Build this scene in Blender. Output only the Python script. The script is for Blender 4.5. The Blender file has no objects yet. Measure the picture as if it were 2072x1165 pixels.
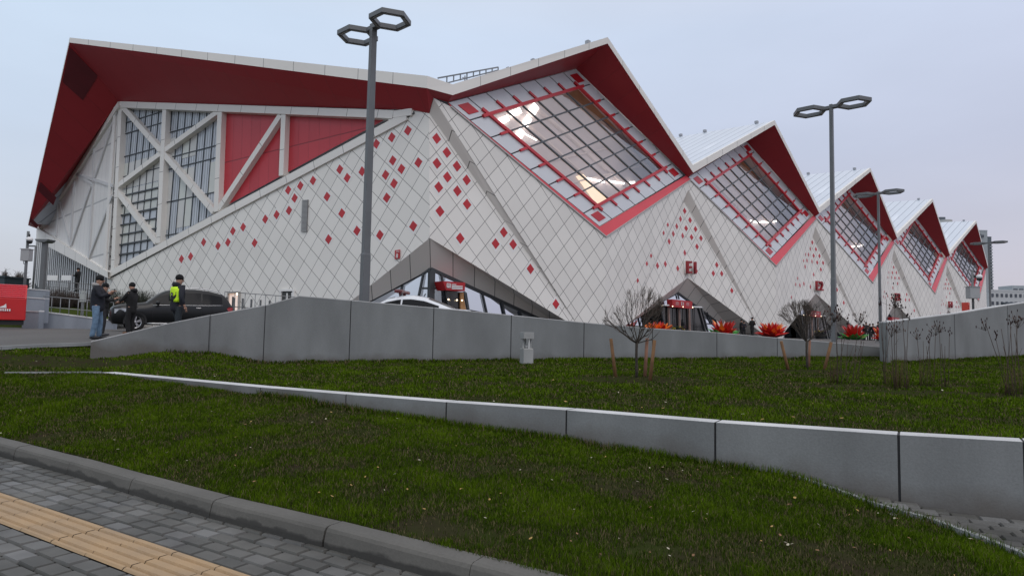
import bpy, bmesh, math, random
import numpy as np
from mathutils import Vector, Matrix
random.seed(7); rng=np.random.default_rng(7)
SC=bpy.context.scene; COL=SC.collection
# ------------------------------------------------------------ camera (survey frame: X along the long facade, Y into it, Z up, eye at origin)
F=1306.9; CX,CY=1036.0,582.5
yaw,pit,rol=0.736697,0.06515517,0.01933413
fwd=Vector((math.sin(yaw)*math.cos(pit),math.cos(yaw)*math.cos(pit),math.sin(pit)))
rt=Vector((math.cos(yaw),-math.sin(yaw),0)); up=rt.cross(fwd)
RT=rt*math.cos(rol)+up*math.sin(rol); UP=up*math.cos(rol)-rt*math.sin(rol)
cam=bpy.data.cameras.new('camera'); camo=bpy.data.objects.new('camera',cam); COL.objects.link(camo)
cam.sensor_width=36; cam.lens=36*F/2072; cam.clip_end=6000; cam.clip_start=.05
M=Matrix((RT,UP,-fwd)).transposed().to_4x4(); camo.matrix_world=M
SC.camera=camo
SC.render.resolution_x=1024; SC.render.resolution_y=575
# ------------------------------------------------------------ world
W=bpy.data.worlds.new('World'); SC.world=W; W.use_nodes=True
nt=W.node_tree; nt.nodes.clear(); N=nt.nodes.new; L=nt.links.new
SUN_EL=math.radians(48); SUN_AZ=math.radians(200)
out=N('ShaderNodeOutputWorld'); bg=N('ShaderNodeBackground'); sky=N('ShaderNodeTexSky'); sky.sky_type='NISHITA'
sky.sun_disc=False; sky.sun_elevation=SUN_EL; sky.sun_rotation=SUN_AZ; sky.air_density=1.5; sky.dust_density=4; sky.ozone_density=1.5
tc=N('ShaderNodeTexCoord'); sep=N('ShaderNodeSeparateXYZ'); L(tc.outputs['Generated'],sep.inputs[0])
rz=N('ShaderNodeValToRGB'); e=rz.color_ramp.elements
e[0].position=0.0; e[0].color=(.565,.555,.58,1); e[1].position=1.0; e[1].color=(1.12,1.10,1.10,1)
for p,c in ((.09,(.58,.59,.655)),(.25,(.60,.665,.79)),(.42,(.66,.76,.90)),(.6,(.74,.77,.82))):
    q=e.new(p); q.color=(*c,1)
L(sep.outputs['Z'],rz.inputs[0])
ns=N('ShaderNodeTexNoise'); ns.inputs['Scale'].default_value=1.6; ns.inputs['Detail'].default_value=7
mp=N('ShaderNodeMapping'); mp.inputs['Scale'].default_value=(1,1,3.5); L(tc.outputs['Generated'],mp.inputs[0]); L(mp.outputs[0],ns.inputs['Vector'])
mr=N('ShaderNodeMapRange'); mr.inputs[1].default_value=.3; mr.inputs[2].default_value=.7; mr.inputs[3].default_value=.93; mr.inputs[4].default_value=1.06; L(ns.outputs[0],mr.inputs[0])
# left side of the sky is a little brighter and bluer than the right
dt=N('ShaderNodeVectorMath'); dt.operation='DOT_PRODUCT'; L(tc.outputs['Generated'],dt.inputs[0]); dt.inputs[1].default_value=(-.741,.672,0)
m2=N('ShaderNodeMapRange'); m2.inputs[1].default_value=-.6; m2.inputs[2].default_value=.7; L(dt.outputs['Value'],m2.inputs[0])
tint=N('ShaderNodeMix'); tint.data_type='RGBA'; tint.inputs[6].default_value=(.99,.95,1.0,1); tint.inputs[7].default_value=(1.0,1.05,1.07,1); L(m2.outputs[0],tint.inputs[0])
mu=N('ShaderNodeMix'); mu.data_type='RGBA'; mu.blend_type='MULTIPLY'; mu.inputs[0].default_value=1; L(rz.outputs[0],mu.inputs[6]); L(tint.outputs[2],mu.inputs[7])
vm=N('ShaderNodeVectorMath'); vm.operation='SCALE'; L(mu.outputs[2],vm.inputs[0]); L(mr.outputs[0],vm.inputs['Scale'])
v10=N('ShaderNodeVectorMath'); v10.operation='SCALE'; L(vm.outputs[0],v10.inputs[0]); v10.inputs['Scale'].default_value=10
mx=N('ShaderNodeMix'); mx.data_type='RGBA'; mx.inputs[0].default_value=.12; L(v10.outputs[0],mx.inputs[6]); L(sky.outputs[0],mx.inputs[7])
L(mx.outputs[2],bg.inputs[0]); bg.inputs['Strength'].default_value=.105; L(bg.outputs[0],out.inputs[0])
sl=bpy.data.lights.new('sun','SUN'); sl.energy=.5; sl.angle=math.radians(35); sl.color=(1,.96,.92)
so=bpy.data.objects.new('sun',sl); COL.objects.link(so)
sd=Vector((math.sin(SUN_AZ)*math.cos(SUN_EL),math.cos(SUN_AZ)*math.cos(SUN_EL),math.sin(SUN_EL))); so.rotation_euler=sd.to_track_quat('Z','Y').to_euler()
SC.view_settings.view_transform='Standard'; SC.view_settings.look='None'; SC.view_settings.exposure=0; SC.view_settings.gamma=1
SC.render.engine='CYCLES'; SC.cycles.max_bounces=6; SC.cycles.transparent_max_bounces=10

# ------------------------------------------------------------ helpers
def ray(x,y): return RT*((x-CX)/F)-UP*((y-CY)/F)+fwd
def atz(x,y,z): w=ray(x,y); return w*(z/w.z)
def aty(x,y,v): w=ray(x,y); return w*(v/w.y)
def atd(x,y,d): return ray(x,y)*d                # d: distance along the view axis
def onp(x,y,P0,n): w=ray(x,y); return w*(Vector(P0).dot(n)/w.dot(n))
def proj(P): P=Vector(P); d=P.dot(fwd); return CX+F*P.dot(RT)/d, CY-F*P.dot(UP)/d, d
def vert_on(P,y):      # height of the point above/below P that shows at image row y
    P=Vector(P); a,b=-60.,400.
    for _ in range(60):
        m=(a+b)/2
        if proj((P.x,P.y,m))[1]>y: a=m
        else: b=m
    return (a+b)/2
MATS={}
def mat(name,col,rough=.6,var=.0,scale=3.,bump=0.,metal=0.,spec=.5,col2=None,emit=None,est=0.,detail=6,coat=0.,bscale=None):
    if name in MATS: return MATS[name]
    m=bpy.data.materials.new(name); m.use_nodes=True; t=m.node_tree; b=t.nodes['Principled BSDF']
    b.inputs['Base Color'].default_value=(*col,1); b.inputs['Roughness'].default_value=rough; b.inputs['Metallic'].default_value=metal
    b.inputs['Specular IOR Level'].default_value=spec; b.inputs['Coat Weight'].default_value=coat
    if emit: b.inputs['Emission Color'].default_value=(*emit,1); b.inputs['Emission Strength'].default_value=est
    c=t.nodes.new('ShaderNodeTexCoord'); n=t.nodes.new('ShaderNodeTexNoise'); n.inputs['Scale'].default_value=scale; n.inputs['Detail'].default_value=detail
    t.links.new(c.outputs['Object'],n.inputs['Vector'])
    if var>0 or col2:
        r=t.nodes.new('ShaderNodeValToRGB'); r.color_ramp.elements[0].position=.3; r.color_ramp.elements[1].position=.7
        c2=col2 or tuple(min(1,x*(1+var)) for x in col); c1=col if col2 else tuple(x*(1-var) for x in col)
        r.color_ramp.elements[0].color=(*c1,1); r.color_ramp.elements[1].color=(*c2,1)
        t.links.new(n.outputs[0],r.inputs[0]); t.links.new(r.outputs[0],b.inputs['Base Color'])
    if bump>0:
        bp=t.nodes.new('ShaderNodeBump'); bp.inputs['Strength'].default_value=bump; bp.inputs['Distance'].default_value=.02
        n2=t.nodes.new('ShaderNodeTexNoise'); n2.inputs['Scale'].default_value=bscale or scale*6; n2.inputs['Detail'].default_value=5; t.links.new(c.outputs['Object'],n2.inputs['Vector'])
        t.links.new(n2.outputs[0],bp.inputs['Height']); t.links.new(bp.outputs[0],b.inputs['Normal'])
    MATS[name]=m; return m
def grid_mat(name,col,line,cu=1.58,cv=1.76,w=.034,diag=True,var=.045,rough=.45,seamv=None):
    """cladding panels: joints read from the UV map, which is in metres"""
    m=bpy.data.materials.new(name); m.use_nodes=True; t=m.node_tree; b=t.nodes['Principled BSDF']; NN=t.nodes.new; LL=t.links.new
    uv=NN('ShaderNodeUVMap'); s=NN('ShaderNodeSeparateXYZ'); LL(uv.outputs[0],s.inputs[0])
    def mth(op,a,bb,c=None):
        n=NN('ShaderNodeMath'); n.operation=op
        for i,v in enumerate((a,bb,c)):
            if v is None: continue
            if isinstance(v,(int,float)): n.inputs[i].default_value=v
            else: LL(v,n.inputs[i])
        return n.outputs[0]
    u=mth('DIVIDE',s.outputs[0],cu); v=mth('DIVIDE',s.outputs[1],cv)
    a,bq=(mth('ADD',u,v),mth('SUBTRACT',u,v)) if diag else (u,v)
    a=mth('ADD',a,1000.5); bq=mth('ADD',bq,1000.5)
    da=mth('ABSOLUTE',mth('SUBTRACT',mth('FRACT',a,None),.5),None); db=mth('ABSOLUTE',mth('SUBTRACT',mth('FRACT',bq,None),.5),None) if cv<40 else mth('ADD',bq,1.0)
    mn=mth('MINIMUM',da,db); 
    msk=NN('ShaderNodeMapRange'); msk.inputs[1].default_value=w*.25; msk.inputs[2].default_value=w*.75; LL(mn,msk.inputs[0])
    cid=NN('ShaderNodeCombineXYZ'); LL(mth('ROUND',a,None),cid.inputs[0]); LL(mth('ROUND',bq,None),cid.inputs[1])
    wn=NN('ShaderNodeTexWhiteNoise'); LL(cid.outputs[0],wn.inputs[0])
    nz=NN('ShaderNodeTexNoise'); nz.inputs['Scale'].default_value=.25; nz.inputs['Detail'].default_value=6; tcc=NN('ShaderNodeTexCoord'); LL(tcc.outputs['Object'],nz.inputs[0])
    k=mth('ADD',mth('MULTIPLY',mth('SUBTRACT',wn.outputs[0],.5),var*2),mth('ADD',mth('MULTIPLY',mth('SUBTRACT',nz.outputs[0],.5),.10),1.0))
    cc=NN('ShaderNodeVectorMath'); cc.operation='SCALE'; cc.inputs[0].default_value=col; LL(k,cc.inputs['Scale'])
    mxx=NN('ShaderNodeMix'); mxx.data_type='RGBA'; LL(msk.outputs[0],mxx.inputs[0]); mxx.inputs[6].default_value=(*line,1); LL(cc.outputs[0],mxx.inputs[7])
    LL(mxx.outputs[2],b.inputs['Base Color']); b.inputs['Roughness'].default_value=rough
    bp=NN('ShaderNodeBump'); bp.inputs['Strength'].default_value=.5; bp.inputs['Distance'].default_value=.02; LL(msk.outputs[0],bp.inputs['Height']); LL(bp.outputs[0],b.inputs['Normal'])
    MATS[name]=m; return m
def tag(o,label=None,cat=None,group=None,kind=None):
    if label: o['label']=label
    if cat: o['category']=cat
    if group: o['group']=group
    if kind: o['kind']=kind
    return o
def empty(name,loc,label,cat,group=None,rz=0):
    o=bpy.data.objects.new(name,None); COL.objects.link(o); o.location=loc; o.rotation_euler[2]=rz; o.empty_display_size=.3
    return tag(o,label,cat,group)
class MB:
    """collects polygons (with optional uv) and becomes one mesh object"""
    def __init__(s): s.v=[];s.f=[];s.uv=[];s.mi=[];s.sm=[]
    def face(s,pts,uv=None,mi=0,smooth=False):
        i=len(s.v); s.v+=[tuple(p) for p in pts]; s.f.append(tuple(range(i,i+len(pts)))); s.uv.append(uv); s.mi.append(mi); s.sm.append(smooth)
    def mesh(s,V,Fs,mi=0,smooth=False):
        i=len(s.v); s.v+=[tuple(p) for p in V]
        for f in Fs: s.f.append(tuple(i+k for k in f)); s.uv.append(None); s.mi.append(mi); s.sm.append(smooth)
    def box(s,c,d,rz=0,mi=0,M4=None):
        c=Vector(c); X=[]
        R=Matrix.Rotation(rz,3,'Z')
        for sx in(-1,1):
            for sy in(-1,1):
                for sz in(-1,1): X.append(c+R@Vector((sx*d[0]/2,sy*d[1]/2,sz*d[2]/2)))
        s.mesh(X,[(0,1,3,2),(4,6,7,5),(0,4,5,1),(2,3,7,6),(0,2,6,4),(1,5,7,3)],mi)
    def bar(s,a,b,w,d,n=None,mi=0):
        """box from a to b, width w across, depth d along n (n = facing direction)"""
        a=Vector(a);b=Vector(b);t=(b-a).normalized()
        n=Vector(n if n is not None else (0,0,1)); n=(n-t*n.dot(t))
        if n.length<1e-5: n=t.orthogonal()
        n.normalize(); x=t.cross(n)
        X=[p+x*(sx*w/2)+n*(sz*d/2) for p in(a,b) for sx in(-1,1) for sz in(-1,1)]
        s.mesh(X,[(0,1,3,2),(4,6,7,5),(0,4,5,1),(2,3,7,6),(0,2,6,4),(1,5,7,3)],mi)
    def tube(s,pts,rad,sides=8,mi=0,caps=True,smooth=True):
        pts=[Vector(p) for p in pts]; n=len(pts); rad=rad if hasattr(rad,'__len__') else [rad]*n
        V=[];Fs=[]; ref=None
        for i,p in enumerate(pts):
            t=(pts[min(i+1,n-1)]-pts[max(i-1,0)]).normalized()
            if ref is None: ref=t.orthogonal().normalized()
            ref=(ref-t*ref.dot(t)).normalized(); y=t.cross(ref)
            for k in range(sides):
                a=2*math.pi*k/sides; V.append(p+(ref*math.cos(a)+y*math.sin(a))*rad[i])
        for i in range(n-1):
            for k in range(sides):
                k2=(k+1)%sides; Fs.append((i*sides+k,i*sides+k2,(i+1)*sides+k2,(i+1)*sides+k))
        if caps: Fs.append(tuple(range(sides))[::-1]); Fs.append(tuple((n-1)*sides+k for k in range(sides)))
        s.mesh(V,Fs,mi,smooth)
    def ball(s,c,r,seg=10,rings=7,mi=0,sc=(1,1,1)):
        c=Vector(c);V=[];Fs=[]
        V.append(c+Vector((0,0,r*sc[2])))
        for i in range(1,rings):
            th=math.pi*i/rings
            for k in range(seg):
                a=2*math.pi*k/seg; V.append(c+Vector((r*sc[0]*math.sin(th)*math.cos(a),r*sc[1]*math.sin(th)*math.sin(a),r*sc[2]*math.cos(th))))
        V.append(c-Vector((0,0,r*sc[2])))
        for k in range(seg):
            Fs.append((0,1+k,1+(k+1)%seg)); b=1+(rings-2)*seg; Fs.append((b+k,len(V)-1,b+(k+1)%seg))
            for i in range(rings-2): Fs.append((1+i*seg+k,1+(i+1)*seg+k,1+(i+1)*seg+(k+1)%seg,1+i*seg+(k+1)%seg))
        s.mesh(V,Fs,mi,True)
    def prism(s,poly,n,d,mi=0):
        """polygon poly extruded by d along n"""
        n=Vector(n).normalized()*d; A=[Vector(p) for p in poly]; B=[p+n for p in A]; k=len(A)
        s.mesh(A+B,[tuple(range(k))[::-1],tuple(range(k,2*k))]+[(i,(i+1)%k,k+(i+1)%k,k+i) for i in range(k)],mi)
    def build(s,name,mats,parent=None,recalc=True,bevel=0):
        me=bpy.data.meshes.new(name); me.from_pydata(s.v,[],s.f)
        if any(u is not None for u in s.uv):
            ul=me.uv_layers.new(name='UVMap'); k=0
            for p,u in zip(me.polygons,s.uv):
                for j,li in enumerate(p.loop_indices):
                    ul.data[li].uv=u[j] if u is not None else (0,0)
        me.polygons.foreach_set('material_index',s.mi); me.polygons.foreach_set('use_smooth',s.sm)
        if recalc:
            b=bmesh.new(); b.from_mesh(me); bmesh.ops.remove_doubles(b,verts=b.verts,dist=1e-5); bmesh.ops.recalc_face_normals(b,faces=b.faces); b.to_mesh(me); b.free()
        for m in (mats if isinstance(mats,(list,tuple)) else [mats]): me.materials.append(m)
        o=bpy.data.objects.new(name,me); COL.objects.link(o)
        if parent is not None: o.parent=parent
        if bevel:
            md=o.modifiers.new('bevel','BEVEL'); md.width=bevel; md.segments=2; md.limit_method='ANGLE'; md.angle_limit=.6
        return o
def loc_of(o):
    v=Vector(o.location); p=o.parent
    while p is not None: v+=Vector(p.location); p=p.parent
    return v
def inroot(mb,root):
    """vertices given in scene coordinates -> the root's own coordinates"""
    Mi=root_matrix(root).inverted(); mb.v=[tuple(Mi@Vector(v)) for v in mb.v]; return mb
def root_matrix(o): return Matrix.Translation(o.location)@Matrix.Rotation(o.rotation_euler[2],4,'Z')
def text_mesh(name,txt,size,ext,M4,m,parent,bold=.0,align='CENTER'):
    c=bpy.data.curves.new(name,'FONT'); c.body=txt; c.size=size; c.extrude=ext; c.offset=bold; c.align_x=align; c.align_y='CENTER'; c.resolution_u=3; c.space_character=1.0 if len(txt)<2 else 1.14
    t=bpy.data.objects.new('tmp',c); COL.objects.link(t); dg=bpy.context.evaluated_depsgraph_get()
    me=bpy.data.meshes.new_from_object(t.evaluated_get(dg)); bpy.data.objects.remove(t); bpy.data.curves.remove(c)
    me.transform(M4); me.materials.clear(); me.materials.append(m); me.name=name
    o=bpy.data.objects.new(name,me); COL.objects.link(o); o.parent=parent; return o
def frame(o,x,z):   # matrix: local x -> x, local y -> z, local z -> facing
    x=Vector(x).normalized(); z=Vector(z).normalized(); y=x.cross(z)
    return Matrix(((x.x,z.x,y.x,o[0]),(x.y,z.y,y.y,o[1]),(x.z,z.z,y.z,o[2]),(0,0,0,1)))

# ------------------------------------------------------------ materials
white_clad=grid_mat('white_cladding',(.80,.775,.73),(.08,.08,.08),w=.029)
white_trim=grid_mat('white_trim',(.79,.765,.72),(.18,.18,.18),cu=3.,cv=50.,w=.014,diag=False,var=.02)
rib_clad=grid_mat('ribbed_cladding',(.74,.725,.70),(.42,.42,.42),cu=1.0,cv=4.4,w=.03,diag=False,var=.02)
red_clad=grid_mat('red_cladding',(.50,.035,.05),(.26,.02,.03),cu=2.2,cv=4.4,w=.02,diag=False,var=.05)
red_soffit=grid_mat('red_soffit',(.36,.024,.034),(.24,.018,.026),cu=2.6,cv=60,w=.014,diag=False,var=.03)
red_band=mat('bright_red_panel',(.62,.05,.07),.4,.05,.5)
red_metal=mat('red_metal',(.52,.022,.035),.35,.05,2)
red_dia=mat('red_diamond_glass',(.48,.012,.02),.3,.12,1.2)
pale_rim=mat('pale_rim',(.80,.79,.77),.5,.03,2)
grey_metal=mat('dark_grey_metal',(.055,.06,.065),.4,.1,3)
lamp_grey=mat('lamp_grey_paint',(.135,.142,.148),.45,.1,2)
roof_mat=None
def glass_mat(name,tint,fac,rough=.02,gcol=(.9,.9,.92)):
    m=bpy.data.materials.new(name); m.use_nodes=True; t=m.node_tree; t.nodes.clear(); NN=t.nodes.new; LL=t.links.new
    o=NN('ShaderNodeOutputMaterial'); mx=NN('ShaderNodeMixShader'); tr=NN('ShaderNodeBsdfTransparent'); gl=NN('ShaderNodeBsdfGlossy')
    tr.inputs[0].default_value=(*tint,1); gl.inputs['Roughness'].default_value=rough; gl.inputs['Color'].default_value=(*gcol,1)
    lw=NN('ShaderNodeLayerWeight'); lw.inputs[0].default_value=.35
    mr=NN('ShaderNodeMapRange'); mr.inputs[3].default_value=fac; mr.inputs[4].default_value=1; LL(lw.outputs['Fresnel'],mr.inputs[0])
    LL(mr.outputs[0],mx.inputs[0]); LL(tr.outputs[0],mx.inputs[1]); LL(gl.outputs[0],mx.inputs[2]); LL(mx.outputs[0],o.inputs[0])
    # slight waviness of the panes
    nz=NN('ShaderNodeTexNoise'); nz.inputs['Scale'].default_value=.6; tc=NN('ShaderNodeTexCoord'); LL(tc.outputs['Object'],nz.inputs[0])
    bp=NN('ShaderNodeBump'); bp.inputs['Strength'].default_value=.08; bp.inputs['Distance'].default_value=.1; LL(nz.outputs[0],bp.inputs['Height']); LL(bp.outputs[0],gl.inputs['Normal'])
    MATS[name]=m; return m
glass_big=glass_mat('hall_glass',(.80,.77,.77),.18)
glass_blue=glass_mat('blue_glass',(.75,.80,.85),.55,gcol=(.75,.82,.92))
glass_car=mat('car_glass',(.008,.009,.011),.15,0,spec=.16)
concrete=None
PZ=-.34
# ================================================================ THE ARENA
ARO=(26.0,35.0,PZ)
arena=empty('sports_arena',ARO,'white diamond clad arena with zigzag folded roof, deep red soffits and five tilted glass gables','arena')
def put(mb,name,m,parent,root=None,**k):
    root=root or arena
    mb.v=[(v[0]-root.location.x,v[1]-root.location.y,v[2]-root.location.z) for v in mb.v]
    return mb.build(name,m,parent,**k)
roof_m=grid_mat('roof_metal',(.62,.67,.74),(.30,.34,.40),cu=1.25,cv=500,w=.10,diag=False,var=.02,rough=.35)
taupe=grid_mat('taupe_cladding',(.75,.71,.665),(.07,.07,.07),cu=1.9,cv=90,w=.03,diag=False,var=.03)
ring_m=mat('surround_panel',(.64,.66,.69),.35,.04,.4)
brown_m=mat('timber_ceiling',(.36,.21,.11),.6,.12,1.5)
inner_m=mat('hall_lining',(.60,.53,.51),.7,.10,.35)
def glow_mat(n,c,s):
    m=bpy.data.materials.new(n); m.use_nodes=True; b=m.node_tree.nodes['Principled BSDF']; b.inputs['Emission Color'].default_value=(*c,1); b.inputs['Emission Strength'].default_value=s; b.inputs['Base Color'].default_value=(.8,.8,.8,1); MATS[n]=m; return m
lamp_white=glow_mat('lamp_white',(1,.95,.88),4.0); wall_glow=glow_mat('wall_glow',(1,.72,.36),1.0); lamp_door=glow_mat('lamp_door',(1,.78,.5),4.0)
door_dark=mat('dark_door_glass',(.018,.02,.022),.08,.3,1.,spec=.8)
copper=mat('copper_column',(.26,.17,.14),.45,.15,2)
wood_in=mat('orange_timber',(.42,.22,.09),.6,.2,3)  # timber_post: plain orange-brown base colour
sign_red=mat('sign_red',(.42,.016,.022),.4,.05,2); sign_white=mat('sign_white',(.8,.8,.8),.5)
Z0=PZ-.08
def V3(x0,p): return Vector((x0+p[0],p[1],p[2]))
def uvw(P,x0): # cladding phase measured on the facade
    return (P.x-x0-.45*.79+.05*.79, P.z-.45*.88-.05*.88)
def wall(mb,x0,pts,sgn=1): mb.face(pts,[uvw(p,x0) for p in pts])
nL=Vector((-.1152,-1,0)).normalized(); nR=Vector((.1128,-1,0)).normalized()
def strip(P,Q,w):  # evenly spaced uv along an edge pair
    d=(P[1]-P[0]).length; return [(0,0),(d,0),(d,w),(0,w)]
# red diamonds: pixel centres on the recess plane behind entrance 1 and on the corner
DIA_E1=[(1385,427),(1376.6,443),(1396,445.5),(1369,458),(1388,462),(1407,463.5),(1362,473),(1381,477),(1399,480),(1418,482),(1353.6,488.5),(1410,499),(1385.3,511.5),(1371,543),(1408,548),(1450,536),(1443,553),(1460,553.6),(1480.5,588)]
DIA_E1L=[(1317,517.5),(1308.4,533.6),(1330,537.5),(1346,534),(1290,567.5),(1351,455),(1342.5,471.5)]
DIA_C0=[(883.3,280.5),(904,308.8),(884,330.8),(924.3,336.5),(904.9,358.5),(944,364.5),(887.5,378.8),(925.2,386.5),(944.8,413.4),(890,427.5),(930.9,482),(1019,470),(1002.5,493),(1038,494.5),(1073,544),(1124.5,615)]
DIA_A=[(825.6,264.5),(793,278.3),(761.7,291.5),(795,325),(846.8,329),(812.5,342),(780.5,354),(797.5,371.5),(782.8,400.3),(733,347),(702.8,360),(687.8,343),(836.5,457.5),(769,475.5),(722.5,467),(665,484),(692,431.5),(662,398),(633.6,365.5),(608,376),(583.5,384.8),(596.5,401),(585,426),(560,434.6),(537,443.5),(515.5,491.5),(492.3,459.6),(471.5,467.5),(461.5,490.3),(441.5,497.5),(412.4,490),(386,518.8),(367.5,524)]
def diamonds(pts,P0,n,parent,scale,shift=Vector((0,0,0)),upd=None,bw=.32,bh=.36,name='red_diamond_panel'):
    n=n.normalized(); h=Vector((0,0,1)).cross(n).normalized(); v=n.cross(h)
    if upd is not None: h,v=h*math.cos(upd)+v*math.sin(upd),v*math.cos(upd)-h*math.sin(upd)
    for px in pts:
        P=onp(px[0],px[1],P0,n)+shift; mb=MB()
        for (w,hh,off,mi) in ((bw*1.55,bh*1.55,.012,1),(bw,bh,.03,0)):
            w*=scale; hh*=scale
            q=[P+h*w,P+v*hh,P-h*w,P-v*hh]; mb.prism([a-n*.03 for a in q],n,.03+off,mi)
        put(mb,name,[red_dia,pale_rim],parent)
std=dict(Vt=(0,35.15,16.8),Vb=(0,35.12,16.03),Pt=(15.05,33.91,24.65),Pb=(15.05,33.92,24.11),W1=(0,35.7,15.69),W2=(14.9,37.33,22.88),W3=(29.8,35.82,15.83),W4=(14.87,34.41,8.66),
 T=(15.04,33.89,7.79),Vl=(.2,35.6,15.4),Vr=(30.2,35.6,15.4),RA=(29.9,35.58,14.4),RAl=(-.1,35.63,14.4),A=(29.8,36.18,13.5),EA=(29.82,35.63,5.52),WR=(42.5,34.18,.15),WL=(17.12,34.15,.15),EG=(29.85,36.82,4.07))
PEAKB=ray(1368,277)*(71.05/ray(1368,277).x)     # a point on the ridge line of the second bay
RS=(PEAKB.z-24.65)/(PEAKB.y-33.91)              # rise of the ridge going back
DEEP=46.
number_m=[]
for k in range(5):
    x0=26+30*k; p={a:V3(x0,b) for a,b in std.items()}; last=k==4
    # ---- cladding
    mb=MB(); Bt=Vector((x0+15.04,33.89,Z0)); B0=Vector((x0+12.9,34.13,Z0)); F0=Vector((x0+17.1,34.12,Z0))
    if k==0:
        apex=onp(876.9,198.6,p['Vl'],nL)
        wall(mb,x0,[apex,p['Vl'],p['T'],Bt,B0])
    else: wall(mb,x0,[p['RAl'],p['Vl'],p['T'],Bt,B0])
    put(mb,'facade_wall',white_clad,arena)
    mb=MB()
    if not last: wall(mb,x0,[p['T'],p['Vr'],p['RA'],F0,Bt])
    else: wall(mb,x0,[p['T'],p['Vr'],Vector((p['Vr'].x,p['Vr'].y,Z0)),Bt])
    # head strip joining neighbouring walls over the recess
    put(mb,'facade_wall',white_clad,arena)
    if not last:
        q={a:V3(x0+30,b) for a,b in std.items()}; B1=Vector((x0+42.9,34.13,Z0))
        nr=(p['EA']-p['A']).cross(p['WR']-p['A']); nl=(p['EA']-p['A']).cross(p['WL']-p['A']); sh=Vector((30.*k,0,0)); pA=V3(26,std['A'])
        dr_,dl_=onp(1407,463.5,pA,nr)+sh,onp(1362,473,pA,nl)+sh
        def wall2(mb,pts,c): mb.face(pts,[(P.x-c.x,P.z-c.z+.88) for P in pts])
        mb=MB(); wall2(mb,[p['A'],p['EA'],p['WR']],dr_); rw=put(mb,'recessed_wall',white_clad,arena)
        nr=(p['EA']-p['A']).cross(p['WR']-p['A']); nr=nr if nr.y<0 else -nr
        mb=MB(); wall2(mb,[p['A'],p['WL'],p['EA']],dl_); rw2=put(mb,'recessed_wall',white_clad,arena)
        nl=(p['EA']-p['A']).cross(p['WL']-p['A']); nl=nl if nl.y<0 else -nl
        sh=Vector((30.*k,0,0)); pA=V3(26,std['A'])
        ex_=lambda y:1381.7-(y-402.6)*.465
        dall=DIA_E1+DIA_E1L; onR=[q for q in dall if q[0]<ex_(q[1])-2]; rest=[q for q in dall if q not in onR]
        diamonds([q for q in rest if onp(q[0],q[1],pA,nr).x>=55.75],pA,nr,rw,.92,sh); diamonds([q for q in rest if onp(q[0],q[1],pA,nr).x<55.75],pA,nl,rw2,.90,sh); diamonds(onR,V3(26,std['T']),nR,rw2,.66,sh)
        mb=MB()
        for a,b,c,d in ((q['RAl'],B1,p['WR'],p['A']),(p['A'],p['WL'],F0,p['RA'])): mb.face([a,b,c,d],[(0,0),((b-a).length,0),((b-a).length,.6),(0,.6)])
        mb.face([p['RA'],q['RAl'],p['A']],[(0,0)]*3); mb.face([p['Vr'],q['Vl'],q['RAl'],p['RA']],[(.3,.3)]*4)
        put(mb,'reveal',taupe,arena)
        # ---- entrance wedge
        GR=Vector((x0+42.1,36.82,Z0)); GL=Vector((x0+17.5,36.82,Z0)); WRg=Vector((x0+42.9,34.14,Z0)); WLg=Vector((x0+16.8,34.1,Z0))
        mb=MB()
        for a,b,c,d in ((p['EA'],p['WR'],GR,p['EG']),(p['EG'],GL,p['WL'],p['EA'])): mb.face([a,b,c,d],[(0,0),((b-a).length,0),((b-a).length,1.5),(0,1.5)])
        mb.face([p['WR'],WRg,GR],[(.5,.5)]*3); mb.face([p['WL'],WLg,GL],[(.5,.5)]*3)
        ent=put(mb,'entrance',taupe,arena)
        mb=MB(); mb.face([p['EG'],GR,GL]); gz=put(mb,'glazing',glass_blue,ent)
        mb=MB(); mb.face([V3(x0,(18,38.6,Z0)),V3(x0,(41.5,38.6,Z0)),V3(x0,(41.5,38.6,2.4)),V3(x0,(29.8,38.6,4.2)),V3(x0,(18,38.6,2.4))]); put(mb,'lobby_wall',mat('lobby',(.25,.27,.30),.8,.2,1),ent)
        xs=x0-26; S=Vector((xs-30.,0,0)) if False else Vector((30.*k,0,0))
        def g(px,py,n=36.7): return aty(px,py,n)+S
        mb=MB(); n0=Vector((0,-1,0))
        for a,b,w in ((p['EG'],GR,.16),(p['EG'],GL,.16)): mb.bar(a+Vector((0,-.05,0)),b+Vector((0,-.05,0)),w,.15,n0)
        for a,b in (((1370.7,593),(1374,605)),((1430,631),(1441,655)),((1425,654),(1447,656)),((1448,647),(1452,658)),((1345,645),(1296,642)),((1335.5,616.3),(1344,646)),((1318,628),(1322,643))): mb.bar(g(*a),g(*b),.10,.12,n0)
        put(mb,'mullion',grey_metal,ent)
        mb=MB(); a,b,c,d=g(1336,617,35.6),g(1419,622,35.6),g(1432,671.5,35.6),g(1346,668,35.6); c.z=Z0;d.z=Z0
        mb.prism([a,b,c,d],(0,1,0),.9); dr=put(mb,'door',door_dark,ent)
        mb=MB()
        for px in (1353,1374,1394): mb.bar(g(px,619,35.45),Vector((g(px+2,660,35.45).x,35.45,Z0)),.22,.12,n0,0)
        put(mb,'column',copper,dr)
        mb=MB()
        mb.bar(g(1335.5,616.3,35.4),Vector((d.x,35.4,Z0)),.14,.14,n0); mb.bar(g(1419,622,35.4),Vector((c.x,35.4,Z0)),.16,.16,n0)
        for px in (1364,1384,1405): mb.bar(g(px,620,35.5),Vector((g(px+2,660,35.5).x,35.5,Z0)),.05,.06,n0)
        put(mb,'door_frame',grey_metal,dr)
        mb=MB(); mb.bar(g(1336.5,616.8,35.3),g(1357,617.6,35.3),.12,.12,n0); mb.bar(g(1403,620.5,35.3),g(1420,621.4,35.3),.12,.12,n0)
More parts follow.
